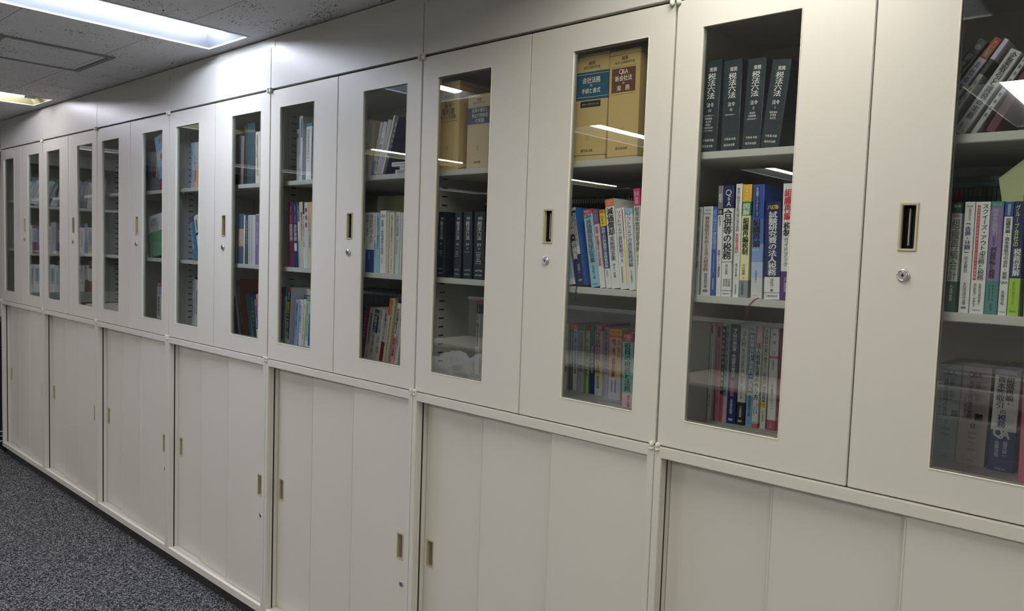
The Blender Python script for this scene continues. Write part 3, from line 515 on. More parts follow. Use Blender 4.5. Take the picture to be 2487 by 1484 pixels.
('third','bottom',6,10,-0.3943,0.281,0.03,0.0273,0.2158,-0.0306,[('r2',0),('p4',0.09),('yp',0.5),('gw',0.78)],[('h','28',0.045,0.6,0.5,'w',1),('v','株式報酬の税務と法務',0.1,0.68,0.4,0.62,'k',1),('v','櫻井光照著',0.72,0.9,0.5,0.3,'k',0)],'pale pink book with red head',{}),
('third','bottom',7,10,-0.3666,0.289,0.03,0.0153,0.2089,-0.0254,[('la',0)],[('v','役員給与損金算入判断の手引',0.03,0.62,0.5,0.6,'nv',1)],'slim lavender book',{}),
('third','bottom',8,10,-0.3337,0.266,0.03,0.0435,0.2085,-0.0182,[('yo',0),('or',0.08),('or3',0.12),('la',0.7)],[('h','令和7年版',0.04,0.8,0.5,'dr',1),('v','給与・賞与・退職金の税務',0.14,0.68,0.4,0.45,'k',2),('v','役員と使用人の',0.15,0.4,0.8,0.22,'k',0),('v','▪▪▪▪▪▪▪',0.72,0.9,0.3,0.15,'k',0),('v','▪▪▪▪▪▪▪',0.72,0.9,0.6,0.15,'k',0)],'orange book numbered 7',{}),
('third','bottom',9,10,-0.2251,0.18,0.03,0.0361,0.2107,-0.0384,[('r2',0),('lte2',0.115),('p4',0.79)],[('h','令和2',0.04,0.7,0.5,'w',1),('h','三訂',0.08,0.5,0.5,'w',1),('v','役員の税務と法務',0.13,0.77,0.5,0.55,'k',2),('v','櫻井光照著',0.82,0.98,0.6,0.25,'k',0)],'pale teal book with red head',{}),
('fourth','top',0,2,-0.8531,0.035,0.702,0.0896,0.269,-0.0093,[('tan',0),('k',0.047),('tan',0.05),('k',0.965),('tan',0.968)],[('h','契約研究会',0.165,0.5,0.5,'k',0),('b',0.215,0.219,0.5,0.8,'k'),('h','最新',0.265,0.4,0.45,'k',1),('h','契約書',0.335,0.65,0.45,'k',1),('h','モデル文例集',0.4,0.78,0.45,'k',1),('b',0.445,0.449,0.5,0.8,'k'),('b',0.722,0.768,0.42,0.15,'k'),('b',0.724,0.766,0.42,0.14,'tan'),('h','全',0.745,0.1,0.42,'k',1),('h','新日本法規',0.9,0.42,0.42,'k',1)],'tall tan slipcase volume',{'kind': 'slip'}),
('fourth','top',1,2,-0.7273,0.035,0.7022,0.0935,0.2178,0.0018,[('tan2',0),('k',0.155),('gl',0.158),('nb',0.175),('gl',0.4),('k',0.41),('tan2',0.413)],[('h','編集',0.07,0.2,0.5,'k',0),('h','会社訴訟実務研究会',0.115,0.55,0.5,'k',0),('h','役員の責任と',0.215,0.72,0.55,'c',1),('h','株主代表訴訟',0.285,0.72,0.55,'c',1),('h','の実務',0.355,0.4,0.55,'c',1),('b',0.7,0.76,0.5,0.15,'k'),('b',0.702,0.758,0.5,0.14,'tan2'),('h','1',0.73,0.1,0.5,'k',2),('h','新日本法規',0.92,0.3,0.48,'k',1)],'tan slipcase volume with navy panel',{'kind': 'slip'}),
('fourth','middle',0,4,-0.8517,0.04,0.368,0.0314,0.2056,0.001,[('sl2',0)],[('h','実務',0.1,0.42,0.55,'w',1),('v','税法六法',0.14,0.42,0.5,0.42,'w',1),('h','法令',0.485,0.42,0.5,'w',1),('h','Ⅰ',0.545,0.2,0.5,'w',0),('h','国税通則',0.6,0.42000000000000004,0.45,'w',0),('h','所得税',0.633,0.32000000000000006,0.45,'w',0),('h','法人税',0.6659999999999999,0.32000000000000006,0.45,'w',0),('h','令和',0.87,0.25,0.3,'w',1),('h','7',0.868,0.14,0.5,'w',2),('h','年版',0.87,0.25,0.7,'w',1),('h','新日本法規',0.935,0.6,0.48,'w',1)],'dark slate law volume numbered I',{}),
('fourth','middle',1,4,-0.7755,0.04,0.368,0.0301,0.2047,-0.0015,[('sl2',0)],[('h','実務',0.1,0.42,0.55,'w',1),('v','税法六法',0.14,0.42,0.5,0.42,'w',1),('h','法令',0.485,0.42,0.5,'w',1),('h','Ⅱ',0.545,0.2,0.5,'w',0),('h','資産税',0.6,0.32000000000000006,0.45,'w',0),('h','間接税等',0.633,0.42000000000000004,0.45,'w',0),('h','租税特別措置法(1)',0.6659999999999999,0.55,0.45,'w',0),('h','令和',0.87,0.25,0.3,'w',1),('h','7',0.868,0.14,0.5,'w',2),('h','年版',0.87,0.25,0.7,'w',1),('h','新日本法規',0.935,0.6,0.48,'w',1)],'dark slate law volume numbered II',{}),
('fourth','middle',2,4,-0.7335,0.04,0.368,0.0376,0.2048,-0.0195,[('sl2',0)],[('h','実務',0.1,0.42,0.55,'w',1),('v','税法六法',0.14,0.42,0.5,0.42,'w',1),('h','法令',0.485,0.42,0.5,'w',1),('h','Ⅲ',0.545,0.2,0.5,'w',0),('h','租税特別措置法(2)',0.6,0.55,0.45,'w',0),('h','令和',0.87,0.25,0.3,'w',1),('h','7',0.868,0.14,0.5,'w',2),('h','年版',0.87,0.25,0.7,'w',1),('h','新日本法規',0.935,0.6,0.48,'w',1)],'dark slate law volume numbered III',{}),
('fourth','middle',3,4,-0.6877,0.04,0.368,0.0444,0.2042,-0.0127,[('sl2',0)],[('h','実務',0.1,0.42,0.55,'w',1),('v','税法六法',0.14,0.42,0.5,0.42,'w',1),('h','法令',0.485,0.42,0.5,'w',1),('h','Ⅳ',0.545,0.2,0.5,'w',0),('h','租税特別措置法(3)',0.6,0.55,0.45,'w',0),('h','国税徴収',0.633,0.42000000000000004,0.45,'w',0),('h','地方税',0.6659999999999999,0.32000000000000006,0.45,'w',0),('h','税理士',0.699,0.32000000000000006,0.45,'w',0),('h','沖縄特別措置',0.732,0.55,0.45,'w',0),('h','電子申告・帳簿保存',0.765,0.55,0.45,'w',0),('h','令和',0.87,0.25,0.3,'w',1),('h','7',0.868,0.14,0.5,'w',2),('h','年版',0.87,0.25,0.7,'w',1),('h','新日本法規',0.935,0.6,0.48,'w',1)],'dark slate law volume numbered IV',{}),
('fourth','bottom',0,1,-0.8955,0.267,0.03,0.017,0.2561,0.0016,[('p3',0),('k2',0.055),('w',0.18)],[('v','▪▪▪▪▪▪',0.06,0.17,0.5,0.5,'w',0),('v','出向・転籍における税務実務',0.2,0.62,0.5,0.5,'k',2),('v','▪▪▪▪▪▪',0.65,0.8,0.5,0.3,'k',0)],'slim white book with black tag',{}),
('fifth','top',0,8,-1.24,0.04,0.702,0.0087,0.1936,-0.0229,[('gw',0),('nv',0.41)],[],'white book with navy lower half',{}),
('fifth','top',1,8,-1.2309,0.04,0.702,0.0158,0.1923,-0.002,[('gw',0)],[('v','▪▪▪▪▪▪▪▪▪',0.5,0.98,0.5,0.4,'k',0)],'grey white book',{}),
('fifth','top',2,8,-1.2147,0.04,0.7028,0.0073,0.1886,0.0421,[('be',0)],[],'beige file',{}),
('fifth','top',3,8,-1.2069,0.04,0.7062,0.0155,0.1817,0.2728,[('gw',0),('b4',0.72)],[],'white leaning book with bluish foot',{}),
('fifth','top',4,8,-1.1894,0.04,0.7076,0.02,0.1814,0.2785,[('gw',0),('w',0.2)],[('v','不動産証券化',0.3,0.95,0.5,0.5,'k',0)],'white leaning book with black title',{}),
('fifth','top',5,8,-1.168,0.04,0.7082,0.019,0.1857,0.2877,[('gl',0),('la',0.72)],[],'grey leaning book with lavender foot',{}),
('fifth','top',6,8,-1.1483,0.04,0.7065,0.0087,0.2004,0.3065,[('c',0)],[],'cream leaning pamphlet',{}),
('fifth','top',7,8,-1.1387,0.04,0.7065,0.0134,0.1989,0.3451,[('nv',0)],[('v','匿名組合の法律',0.1,0.75,0.5,0.6,'w',0)],'navy leaning book with silver script',{'cov': 'nv'}),
('fifth','middle',0,10,-1.2349,0.036,0.368,0.0121,0.2055,0.0,[('gw',0)],[('v','公益法人会計基準',0.03,0.5,0.5,0.8,'k',1)],'white book',{}),
('fifth','middle',1,10,-1.2209,0.036,0.368,0.0446,0.2069,-0.0043,[('w',0),('n3',0.62)],[('v','非営利法人の',0.03,0.52,0.7,0.5,'k',0),('v','税務と会計',0.03,0.4,0.22,0.35,'k',0),('v','▪▪▪▪▪▪',0.65,0.78,0.5,0.2,'w',0)],'white book with blue foot',{}),
('fifth','middle',2,10,-1.1725,0.036,0.368,0.0141,0.2056,-0.0173,[('w',0),('lb4',0.5)],[('v','非営利法人の',0.05,0.42,0.5,0.5,'r2',0),('v','▪▪▪▪▪▪▪▪',0.45,0.75,0.5,0.4,'te',0)],'slim white book with red title',{}),
('fifth','middle',3,10,-1.1576,0.036,0.368,0.0155,0.2069,-0.0163,[('lb5',0)],[('v','一般社団法人一般財団法人',0.05,0.6,0.5,0.6,'nv',1)],'light blue book',{}),
('fifth','middle',4,10,-1.1388,0.036,0.368,0.0311,0.2126,-0.019,[('w',0)],[('h','Q&A',0.085,0.8,0.5,'gr',0),('v','霊園・斎場運営の実務',0.15,0.7,0.4,0.5,'k',0),('v','▪▪▪▪▪',0.75,0.85,0.4,0.3,'k',0)],'wide white book',{}),
('fifth','middle',5,10,-1.1065,0.036,0.368,0.0116,0.2064,0.0024,[('be',0)],[('v','▪▪▪▪▪▪▪▪▪▪',0.1,0.9,0.5,0.4,'gr',0)],'beige slim book',{}),
('fifth','middle',6,10,-1.0896,0.036,0.368,0.0244,0.2056,-0.0067,[('c',0)],[('v','宗教法人の税務調査対応ハンドブック',0.03,0.71,0.5,0.45,'k',0),('v','石村耕治',0.75,0.93,0.5,0.3,'k',0),('h','清文社',0.965,0.5,0.5,'k',0)],'cream book',{}),
('fifth','middle',7,10,-1.0581,0.036,0.3682,0.0206,0.2071,0.0101,[('gw',0)],[('v','寺院の法律知識',0.06,0.39,0.4,0.5,'k',0),('v','▪▪▪▪▪▪▪▪▪▪',0.44,0.68,0.4,0.3,'k',0)],'grey white book',{}),
('fifth','middle',8,10,-1.034,0.036,0.3681,0.0073,0.2055,0.0077,[('w',0)],[('v','▪▪▪▪▪▪▪▪▪▪',0.1,0.6,0.5,0.5,'gr',0)],'thin white book',{}),
('fifth','middle',9,10,-1.0201,0.036,0.368,0.0108,0.2055,-0.0165,[('gw',0)],[('v','▪▪▪▪▪▪▪▪▪▪',0.1,0.6,0.5,0.5,'gr',0)],'off-white book',{}),
('fifth','bottom',0,10,-1.3206,0.1,0.03,0.004,0.2076,0.0016,[('k2',0)],[('v','医療法人▪▪▪▪',0.05,0.7,0.5,0.7,'w',1)],'black book with white title',{}),
('fifth','bottom',1,10,-1.316,0.1,0.0317,0.0101,0.2155,0.075,[('b6',0),('br2',0.07)],[('v','法人税の会計税務',0.09,0.55,0.4,0.5,'w',1)],'dark red book with blue tag',{'cov': 'br2'}),
('fifth','bottom',2,10,-1.3053,0.1,0.0347,0.0256,0.2079,0.1618,[('gw',0)],[('v','地域医療連携推進法人',0.08,0.66,0.5,0.5,'k',1),('v','▪▪▪▪',0.82,0.95,0.5,0.3,'k',0)],'white leaning book',{}),
('fifth','bottom',3,10,-1.279,0.1,0.0343,0.0233,0.2092,0.1869,[('w',0),('b6',0.01),('yo2',0.075),('n2',0.115),('w',0.42)],[('v','医療法人の',0.13,0.42,0.5,0.65,'w',1),('v','設立',0.45,0.55,0.5,0.5,'k',1),('v','運営',0.57,0.67,0.5,0.5,'r2',1),('v','承継',0.69,0.78,0.5,0.5,'g',1)],'white leaning book with blue title block',{}),
('fifth','bottom',4,10,-1.2445,0.1,0.0337,0.0256,0.2108,0.1428,[('w',0)],[('v','医療法人の法律・会計・税務',0.02,0.78,0.4,0.55,'k',0)],'white leaning book with black title',{}),
('fifth','bottom',5,10,-1.2184,0.1,0.0325,0.0151,0.2041,0.167,[('p4',0),('w',0.3),('dr',0.55)],[('v','医療法人の会計',0.03,0.6,0.6,0.6,'nv',1)],'pink and white leaning book',{}),
('fifth','bottom',6,10,-1.1983,0.1,0.0316,0.0103,0.253,0.1514,[('or',0),('w',0.25)],[('v','▪▪▪▪▪▪▪▪▪▪',0.3,0.7,0.5,0.5,'r2',0)],'white leaning book with orange head',{}),
('fifth','bottom',7,10,-1.1873,0.1,0.0331,0.02,0.2512,0.1538,[('be',0)],[('v','医療法人等に係る持分なし移行の実務',0.02,0.75,0.3,0.3,'k',1)],'beige leaning book',{}),
('fifth','bottom',8,10,-1.1543,0.1,0.0327,0.0172,0.2524,0.1606,[('nv',0),('w',0.06),('p',0.52)],[('v','社会福祉法人',0.13,0.5,0.5,0.7,'k',2),('v','会計と決算',0.55,0.82,0.5,0.7,'k',2)],'white and pink leaning book',{}),
('fifth','bottom',9,10,-1.1317,0.1,0.0325,0.0162,0.2487,0.1563,[('w',0)],[('v','社会福祉法人会計基準のすべて',0.15,0.88,0.4,0.5,'nv',0)],'white leaning book with fine title',{}),
('sixth','top',0,3,-1.7063,0.06,0.702,0.0144,0.2358,-0.0056,[('dte',0),('gw',0.15)],[('b',0.22,0.29,0.5,0.9,'nb'),('v','▪▪▪▪▪▪▪▪▪',0.3,0.6,0.5,0.5,'gr',0)],'slim white book with dark teal head',{}),
('sixth','top',1,3,-1.69,0.06,0.702,0.0236,0.2501,0.0,[('w',0)],[('b',0.05,0.33,0.75,0.3,'dte'),('v','▪▪▪▪▪▪▪▪▪▪▪▪',0.1,0.6,0.3,0.35,'k',1),('v','▪▪▪',0.8,0.92,0.4,0.4,'k',0)],'white book with dark title bar',{'cov': 'gw'}),
('sixth','top',2,3,-1.6402,0.06,0.7022,0.0369,0.2187,0.0051,[('te2',0),('w',0.06)],[('v','相続税財産評価Q&A',0.1,0.68,0.4,0.4,'gr',0)],'white book with teal head',{}),
('sixth','middle',0,7,-1.7034,0.036,0.368,0.0289,0.254,-0.0685,[('br',0)],[('v','公益法人・一般法人の',0.05,0.32,0.5,0.5,'la',0),('v','税務実務',0.34,0.6,0.5,0.65,'w',0)],'burgundy book',{}),
('sixth','middle',1,7,-1.6737,0.036,0.368,0.0293,0.2527,-0.0642,[('nv',0)],[('v','公益法人・一般法人の',0.05,0.32,0.5,0.5,'la',0),('v','会計実務',0.34,0.6,0.5,0.65,'w',0),('b',0.63,0.75,0.5,0.6,'gw')],'navy book',{}),
('sixth','middle',2,7,-1.6408,0.036,0.368,0.0116,0.2517,-0.0736,[('nv',0),('c',0.3),('lb5',0.6)],[('v','法人税申告の実務',0.05,0.32,0.5,0.6,'w',0)],'thin navy and cream book',{}),
('sixth','middle',3,7,-1.6288,0.036,0.368,0.0226,0.2513,-0.0689,[('be',0)],[('v','新設法人会計テキスト',0.15,0.6,0.7,0.5,'k',1)],'beige book',{}),
('sixth','middle',4,7,-1.6058,0.036,0.368,0.011,0.2499,-0.0645,[('nv',0),('w',0.18)],[('v','東日本大震災をめぐる税務',0.2,0.68,0.5,0.6,'k',1)],'slim white book with navy head',{}),
('sixth','middle',5,7,-1.5944,0.036,0.368,0.0193,0.2496,-0.0598,[('gw',0)],[('v','●税務',0.06,0.4,0.6,0.6,'dr',2)],'white book with red mark',{}),
('sixth','middle',6,7,-1.5747,0.036,0.368,0.0316,0.2495,-0.0526,[('or3',0),('be',0.3)],[('v','土地建物の税務実務',0.25,0.7,0.4,0.4,'gr',0)],'tan book',{}),
('sixth','bottom',0,9,-1.7893,0.045,0.0306,0.0224,0.2555,0.0226,[('br',0),('gw',0.82)],[('v','新公益法人の税務の実務',0.1,0.65,0.5,0.6,'p2',0)],'maroon book with grey foot',{}),
('sixth','bottom',1,9,-1.7665,0.045,0.031,0.0189,0.2592,0.0501,[('te2',0),('lte',0.15)],[('v','公益法人会計Q&A実務',0.2,0.8,0.5,0.6,'g2',0)],'pale teal book',{}),
('sixth','bottom',2,9,-1.7471,0.045,0.0316,0.0241,0.2566,0.0655,[('r2',0),('k2',0.055),('w',0.8)],[('v','最新',0.06,0.2,0.5,0.5,'w',0),('v','農業法人',0.22,0.46,0.45,0.75,'y',2),('v','の会計と税務',0.47,0.8,0.45,0.75,'w',2)],'black book with yellow title',{'cov': 'gw'}),
('sixth','bottom',3,9,-1.6832,0.045,0.0316,0.0253,0.2132,0.0619,[('la2',0)],[('v','医療機関をめぐる税務のポイント',0.05,0.7,0.4,0.5,'nv',1)],'lavender-blue book',{}),
('sixth','bottom',4,9,-1.651,0.045,0.0305,0.0128,0.2131,0.0396,[('w',0),('lb4',0.1),('w',0.6)],[('v','医療法人の税務',0.02,0.4,0.5,0.6,'b6',1)],'thin white book with blue title',{}),
('sixth','bottom',5,9,-1.6379,0.045,0.0305,0.0069,0.213,0.0436,[('w',0)],[('v','病院▪▪▪▪▪▪▪▪',0.02,0.7,0.5,0.6,'k',1)],'thin white book with dark title',{}),
('sixth','bottom',6,9,-1.6305,0.045,0.031,0.0168,0.2166,0.0616,[('c',0)],[('v','事例にみる税務の判断と実務',0.08,0.72,0.5,0.5,'gr',0)],'cream book',{}),
('sixth','bottom',7,9,-1.6076,0.045,0.031,0.0204,0.212,0.0497,[('lte3',0),('w',0.72)],[('v','実務に学ぶ相続の実務',0.05,0.65,0.5,0.4,'g2',0)],'pale green book',{}),
('sixth','bottom',8,9,-1.5841,0.045,0.0309,0.016,0.2057,0.0558,[('w',0),('b6',0.2),('w',0.8)],[],'white and blue book',{}),
('seventh','top',0,6,-2.148,0.04,0.702,0.0184,0.2113,-0.0019,[('k2',0)],[],'black file',{}),
('seventh','top',1,6,-2.128,0.04,0.7021,0.0322,0.2047,0.0029,[('gr3',0)],[('v','▪▪▪▪▪▪▪▪',0.3,0.8,0.5,0.3,'k',0)],'grey brown book',{}),
('seventh','top',2,6,-2.0954,0.04,0.7022,0.0136,0.2019,0.0167,[('gr',0)],[('v','▪▪▪▪▪▪▪▪',0.1,0.7,0.5,0.4,'k',0)],'grey book',{}),
('seventh','top',3,6,-2.0749,0.04,0.702,0.0193,0.242,-0.0082,[('dbr',0)],[],'tall dark brown file',{}),
('seventh','top',4,6,-2.0522,0.04,0.702,0.0639,0.2508,-0.0032,[('dte2',0)],[],'wide dark teal binder',{}),
('seventh','top',5,6,-1.9814,0.04,0.702,0.0371,0.2105,-0.0108,[('c',0)],[('v','租税特別措置法の逐条解説',0.05,0.5,0.4,0.5,'k',1),('v','▪▪▪▪▪▪',0.52,0.85,0.5,0.3,'k',0)],'cream book with black title',{}),
('seventh','middle',0,6,-2.1416,0.036,0.3686,0.0204,0.2107,0.0286,[('gr',0)],[],'grey book',{}),
('seventh','middle',1,6,-2.1107,0.036,0.368,0.0454,0.211,0.0009,[('sl3',0),('be2',0.3),('sl3',0.65)],[],'slate book with beige picture',{}),
('seventh','middle',2,6,-2.0647,0.036,0.3681,0.0083,0.2046,0.0073,[('w',0)],[],'thin white booklet',{}),
('seventh','middle',3,6,-2.0521,0.036,0.368,0.0229,0.2046,-0.0044,[('dte2',0)],[('v','▪▪▪▪▪▪▪',0.1,0.6,0.6,0.3,'w',0)],'dark teal book',{}),
('seventh','middle',4,6,-2.0254,0.036,0.368,0.0566,0.2044,-0.0137,[('gw',0)],[('v','●●●●●●●●●●●●●●●●●●●●●●●●●●',0.02,0.99,0.25,0.07,'k',0),('v','●●●●●●●●●●●●●●●●●●●●●●●●●●',0.02,0.99,0.55,0.07,'k',0)],'white box with black dot rows',{}),
('seventh','middle',5,6,-1.9684,0.036,0.3682,0.0327,0.2083,0.0062,[('lte3',0),('la3',0.02)],[('v','役員をめぐる税務の実務要点',0.15,0.6,0.4,0.35,'w',1)],'lavender book with white title',{}),
('seventh','bottom',0,7,-2.2583,0.1,0.03,0.024,0.1872,-0.2196,[('k2',0)],[('v','▪▪▪▪▪',0.4,0.9,0.5,0.6,'w',0)],'black book leaning left',{}),
('seventh','bottom',1,7,-2.2156,0.1,0.03,0.0133,0.2579,-0.1915,[('gw',0)],[],'white book leaning left',{}),
('seventh','bottom',2,7,-2.1927,0.1,0.03,0.0479,0.2637,-0.2147,[('dor',0)],[('v','消費税の実務',0.1,0.75,0.4,0.4,'gl',2)],'thick orange-brown book leaning left',{'cov': 'dor'}),
('seventh','bottom',3,7,-2.115,0.1,0.03,0.0288,0.2104,-0.2373,[('te2',0)],[],'teal book leaning left',{}),
('seventh','bottom',4,7,-2.0849,0.1,0.03,0.0261,0.2147,-0.2009,[('dg',0)],[('v','図解消費税QA',0.08,0.7,0.5,0.35,'yp',0)],'dark green book leaning left',{}),
('seventh','bottom',5,7,-2.0579,0.1,0.03,0.0167,0.2067,-0.1559,[('n2',0),('w',0.72)],[('v','図解による消費税',0.1,0.7,0.5,0.6,'w',1)],'navy and white book',{}),
('seventh','bottom',6,7,-2.0395,0.1,0.03,0.0197,0.2102,-0.153,[('p4',0),('w',0.5)],[('v','消費税の取扱い',0.1,0.8,0.5,0.5,'r2',0)],'pink and white book',{}),
('eighth','top',0,2,-2.6086,0.06,0.7024,0.023,0.2112,0.0191,[('lb2',0)],[('v','▪▪▪▪▪▪▪▪▪▪▪▪',0.05,0.9,0.4,0.4,'b6',0)],'pale blue slim book',{}),
('eighth','top',1,2,-2.5775,0.06,0.7034,0.0547,0.2116,0.0257,[('gw',0),('or4',0.5)],[('v','コンメンタール',0.2,0.48,0.6,0.35,'k',0),('v','民法Ⅰ総則',0.3,0.5,0.2,0.3,'k',1),('v','▪▪▪▪',0.6,0.85,0.3,0.25,'k',0)],'white and orange book',{}),
('eighth','middle',0,2,-2.5698,0.06,0.368,0.0338,0.207,-0.2777,[('pu3',0),('b9',0.14)],[('v','税務・会計の要点と実務',0.15,0.75,0.4,0.45,'w',1)],'blue book leaning left',{}),
('eighth','middle',1,2,-2.5144,0.06,0.368,0.0387,0.212,-0.2823,[('w',0),('k2',0.38),('w',0.44)],[('v','債権者の',0.1,0.36,0.5,0.6,'k',1)],'white book leaning left',{}),
('eighth','bottom',0,3,-2.6727,0.1,0.0302,0.0187,0.2567,0.0106,[('lb5',0),('w',0.08)],[('v','取引相場のない株式の評価実務',0.1,0.75,0.5,0.6,'nv',1)],'white book with light blue head',{}),
('eighth','bottom',1,3,-2.651,0.1,0.0303,0.0147,0.2566,0.018,[('n2',0),('w',0.04)],[('v','財産評価の実務要点解説書',0.1,0.7,0.5,0.6,'k',1)],'slim white book with navy head',{}),
('eighth','bottom',2,3,-2.6342,0.1,0.0305,0.0266,0.2567,0.0175,[('n2',0),('w',0.05)],[('v','相続税評価の実務',0.25,0.7,0.4,0.4,'k',1)],'white book with navy band',{}),
('ninth','top',0,9,-3.0844,0.05,0.7023,0.0169,0.1988,0.0184,[('gr2',0),('sl3',0.27),('gl2',0.66)],[('v','税務弘報',0.29,0.5,0.5,0.6,'w',1)],'slim grey magazine',{}),
('ninth','top',1,9,-3.0656,0.05,0.7023,0.0186,0.1976,0.018,[('gr2',0),('gr2',0.27),('gl2',0.66)],[('v','税務弘報',0.29,0.5,0.5,0.6,'w',1)],'slim grey magazine',{}),
('ninth','top',2,9,-3.045,0.05,0.7023,0.0184,0.1963,0.0176,[('gr2',0),('sl3',0.27),('gl2',0.66)],[('v','税務弘報',0.29,0.5,0.5,0.6,'w',1)],'slim grey magazine',{}),
('ninth','top',3,9,-3.0247,0.05,0.7023,0.0183,0.1951,0.0171,[('gr2',0),('sl4',0.27),('gl2',0.66)],[('v','税務弘報',0.29,0.5,0.5,0.6,'w',1)],'slim grey magazine',{}),
('ninth','top',4,9,-3.0045,0.05,0.7023,0.0182,0.1938,0.0166,[('gr2',0),('dr2',0.27),('gl2',0.66)],[('v','税務弘報',0.29,0.5,0.5,0.6,'w',1)],'slim grey magazine',{}),
('ninth','top',5,9,-2.9845,0.05,0.7023,0.0181,0.1926,0.0162,[('gr2',0),('sl3',0.27),('gl2',0.66)],[('v','税務弘報',0.29,0.5,0.5,0.6,'w',1)],'slim grey magazine',{}),
('ninth','top',6,9,-2.9646,0.05,0.7023,0.018,0.1914,0.0157,[('gr2',0),('ye2',0.27),('gl2',0.66)],[('v','税務弘報',0.29,0.5,0.5,0.6,'w',1)],'slim grey magazine',{}),
('ninth','top',7,9,-2.9449,0.05,0.7023,0.0176,0.1901,0.0158,[('gr2',0),('sl4',0.27),('gl2',0.66)],[('v','税務弘報',0.29,0.5,0.5,0.6,'w',1)],'slim grey magazine',{}),
('ninth','top',8,9,-2.8735,0.034,0.702,0.1251,0.2648,-0.2687,[('lb3',0),('gw',0.3),('b5',0.45),('lb3',0.6),('mg',0.8)],[('h','関与美',0.12,0.62,0.62,'r2',2),('h','美ボ',0.42,0.5,0.55,'r2',2)],'light blue booklet with red lettering',{'thin': 1}),
('ninth','middle',0,2,-3.0465,0.05,0.368,0.0183,0.2077,-0.1334,[('gl',0),('g2',0.45)],[],'thin grey book leaning left',{}),
('ninth','middle',1,2,-3.0252,0.05,0.368,0.1786,0.2064,-0.1366,[('gw',0),('g3',0.4)],[('h','上場株式・',0.13,0.56,0.42,'k',1),('h','投資信託と',0.23,0.56,0.42,'k',1),('h','▪▪▪▪▪▪▪▪▪▪',0.31,0.42,0.42,'k',0),('h','▪▪▪▪▪▪▪▪▪▪',0.36,0.42,0.42,'k',0),('h','▪▪▪▪▪▪▪',0.5,0.5,0.4,'g2',0),('h','▪▪▪▪▪▪▪',0.6,0.5,0.4,'g2',0)],'white and green book facing front',{'thin': 1}),
('ninth','bottom',0,1,-3.0191,0.08,0.0305,0.0568,0.2112,0.0082,[('r2',0),('la',0.09),('w',0.3)],[('h','最新版',0.045,0.7,0.5,'w',0),('v','新所得税法',0.32,0.8,0.4,0.4,'k',2)],'white book with red head',{}),
('first','top',0,6,0.4927,0.05,0.7134,0.0188,0.211,0.6473,[('dg2',0)],[('h','●',0.07,0.62,0.5,'gr2',0),('v','解散・清算',0.14,0.5,0.4,0.5,'gl',1),('b',0.14,0.6,0.95,0.06,'ye2')],'dark green book with round grey emblem',{}),
('first','top',1,6,0.5277,0.05,0.7106,0.015,0.2059,0.6072,[('dr',0),('la',0.2)],[('v','六訂版',0.02,0.18,0.5,0.5,'ye2',1),('v','会社の解散',0.22,0.6,0.5,0.5,'k',1)],'lavender book with red head',{}),
('first','top',2,6,0.5546,0.05,0.7067,0.0088,0.1982,0.5657,[('la',0),('k2',0.2),('gl',0.35)],[('v','▪▪▪▪▪▪▪',0.4,0.9,0.5,0.5,'k',0)],'lavender and black book',{}),
('first','top',3,6,0.5868,0.05,0.7126,0.0206,0.1655,0.5414,[('gl',0)],[('v','企業取引と課税の実務',0.02,0.82,0.5,0.5,'k',2),('v','佐藤信祐',0.87,0.97,0.3,0.2,'k',0)],'wide white book with bold black title',{}),
('first','top',4,6,0.6164,0.05,0.7066,0.0092,0.1562,0.5303,[('gl',0)],[('v','企業再生の税務実務',0.02,0.8,0.5,0.5,'k',1)],'white book',{}),
('first','top',5,6,0.641,0.05,0.7089,0.015,0.1407,0.4739,[('dbr2',0)],[],'dark red-brown book',{}),
('first','middle',0,7,0.5975,0.036,0.3681,0.0169,0.2072,0.0049,[('dg3',0),('gw',0.1),('dg3',0.72)],[('h','第5版',0.035,0.7,0.5,'w',1),('h','詳解',0.12,0.7,0.45,'br',0),('v','組織再編会計',0.15,0.71,0.5,0.75,'k',0),('v','布施伸章著',0.75,0.9,0.5,0.3,'w',0)],'white and dark green book',{}),
('first','middle',1,7,0.6206,0.036,0.368,0.0165,0.2079,-0.0054,[('w',0)],[('h','改訂版',0.04,0.6,0.5,'k',0),('v','同族会社のための',0.06,0.17,0.55,0.3,'k',0),('v','「合併・分割」',0.18,0.47,0.45,0.55,'nv',2),('v','完全解説',0.49,0.64,0.45,0.35,'k',0),('v','太田達也著',0.72,0.93,0.5,0.35,'k',0),('h','税研',0.955,0.5,0.5,'k',2)],'white book with navy bracketed title',{}),
('first','middle',2,7,0.6387,0.036,0.368,0.0234,0.2076,-0.0054,[('w',0)],[('v','スクイーズ・アウトの',0.02,0.48,0.68,0.42,'k',1),('v','法務と税務',0.46,0.7,0.62,0.42,'k',1),('b',0.03,0.7,0.22,0.22,'r3'),('v','改正会社法で広がるキャッシュアウトの選択肢',0.04,0.69,0.22,0.14,'w',0),('v','松尾拓也若林義人',0.73,0.92,0.65,0.2,'k',0),('v','西村美智子・中島礼子',0.73,0.94,0.3,0.2,'k',0),('h','中央経済社',0.97,0.6,0.5,'k',0)],'wide white book with red strip',{}),
('first','middle',3,7,0.663,0.036,0.368,0.0203,0.2081,-0.0044,[('te2',0),('la3',0.05),('te2',0.7)],[('h','改訂版',0.03,0.7,0.5,'gl',0),('v','関係会社間取引',0.065,0.3,0.4,0.4,'gl',1),('v','における',0.31,0.39,0.4,0.25,'k',0),('v','利益移転と税務',0.4,0.68,0.4,0.45,'k',2),('v','▪▪▪▪▪',0.73,0.88,0.3,0.15,'k',0),('v','▪▪▪▪▪',0.73,0.88,0.6,0.15,'k',0),('v','大蔵財務協会',0.9,0.97,0.5,0.15,'k',0)],'purple and teal book',{}),
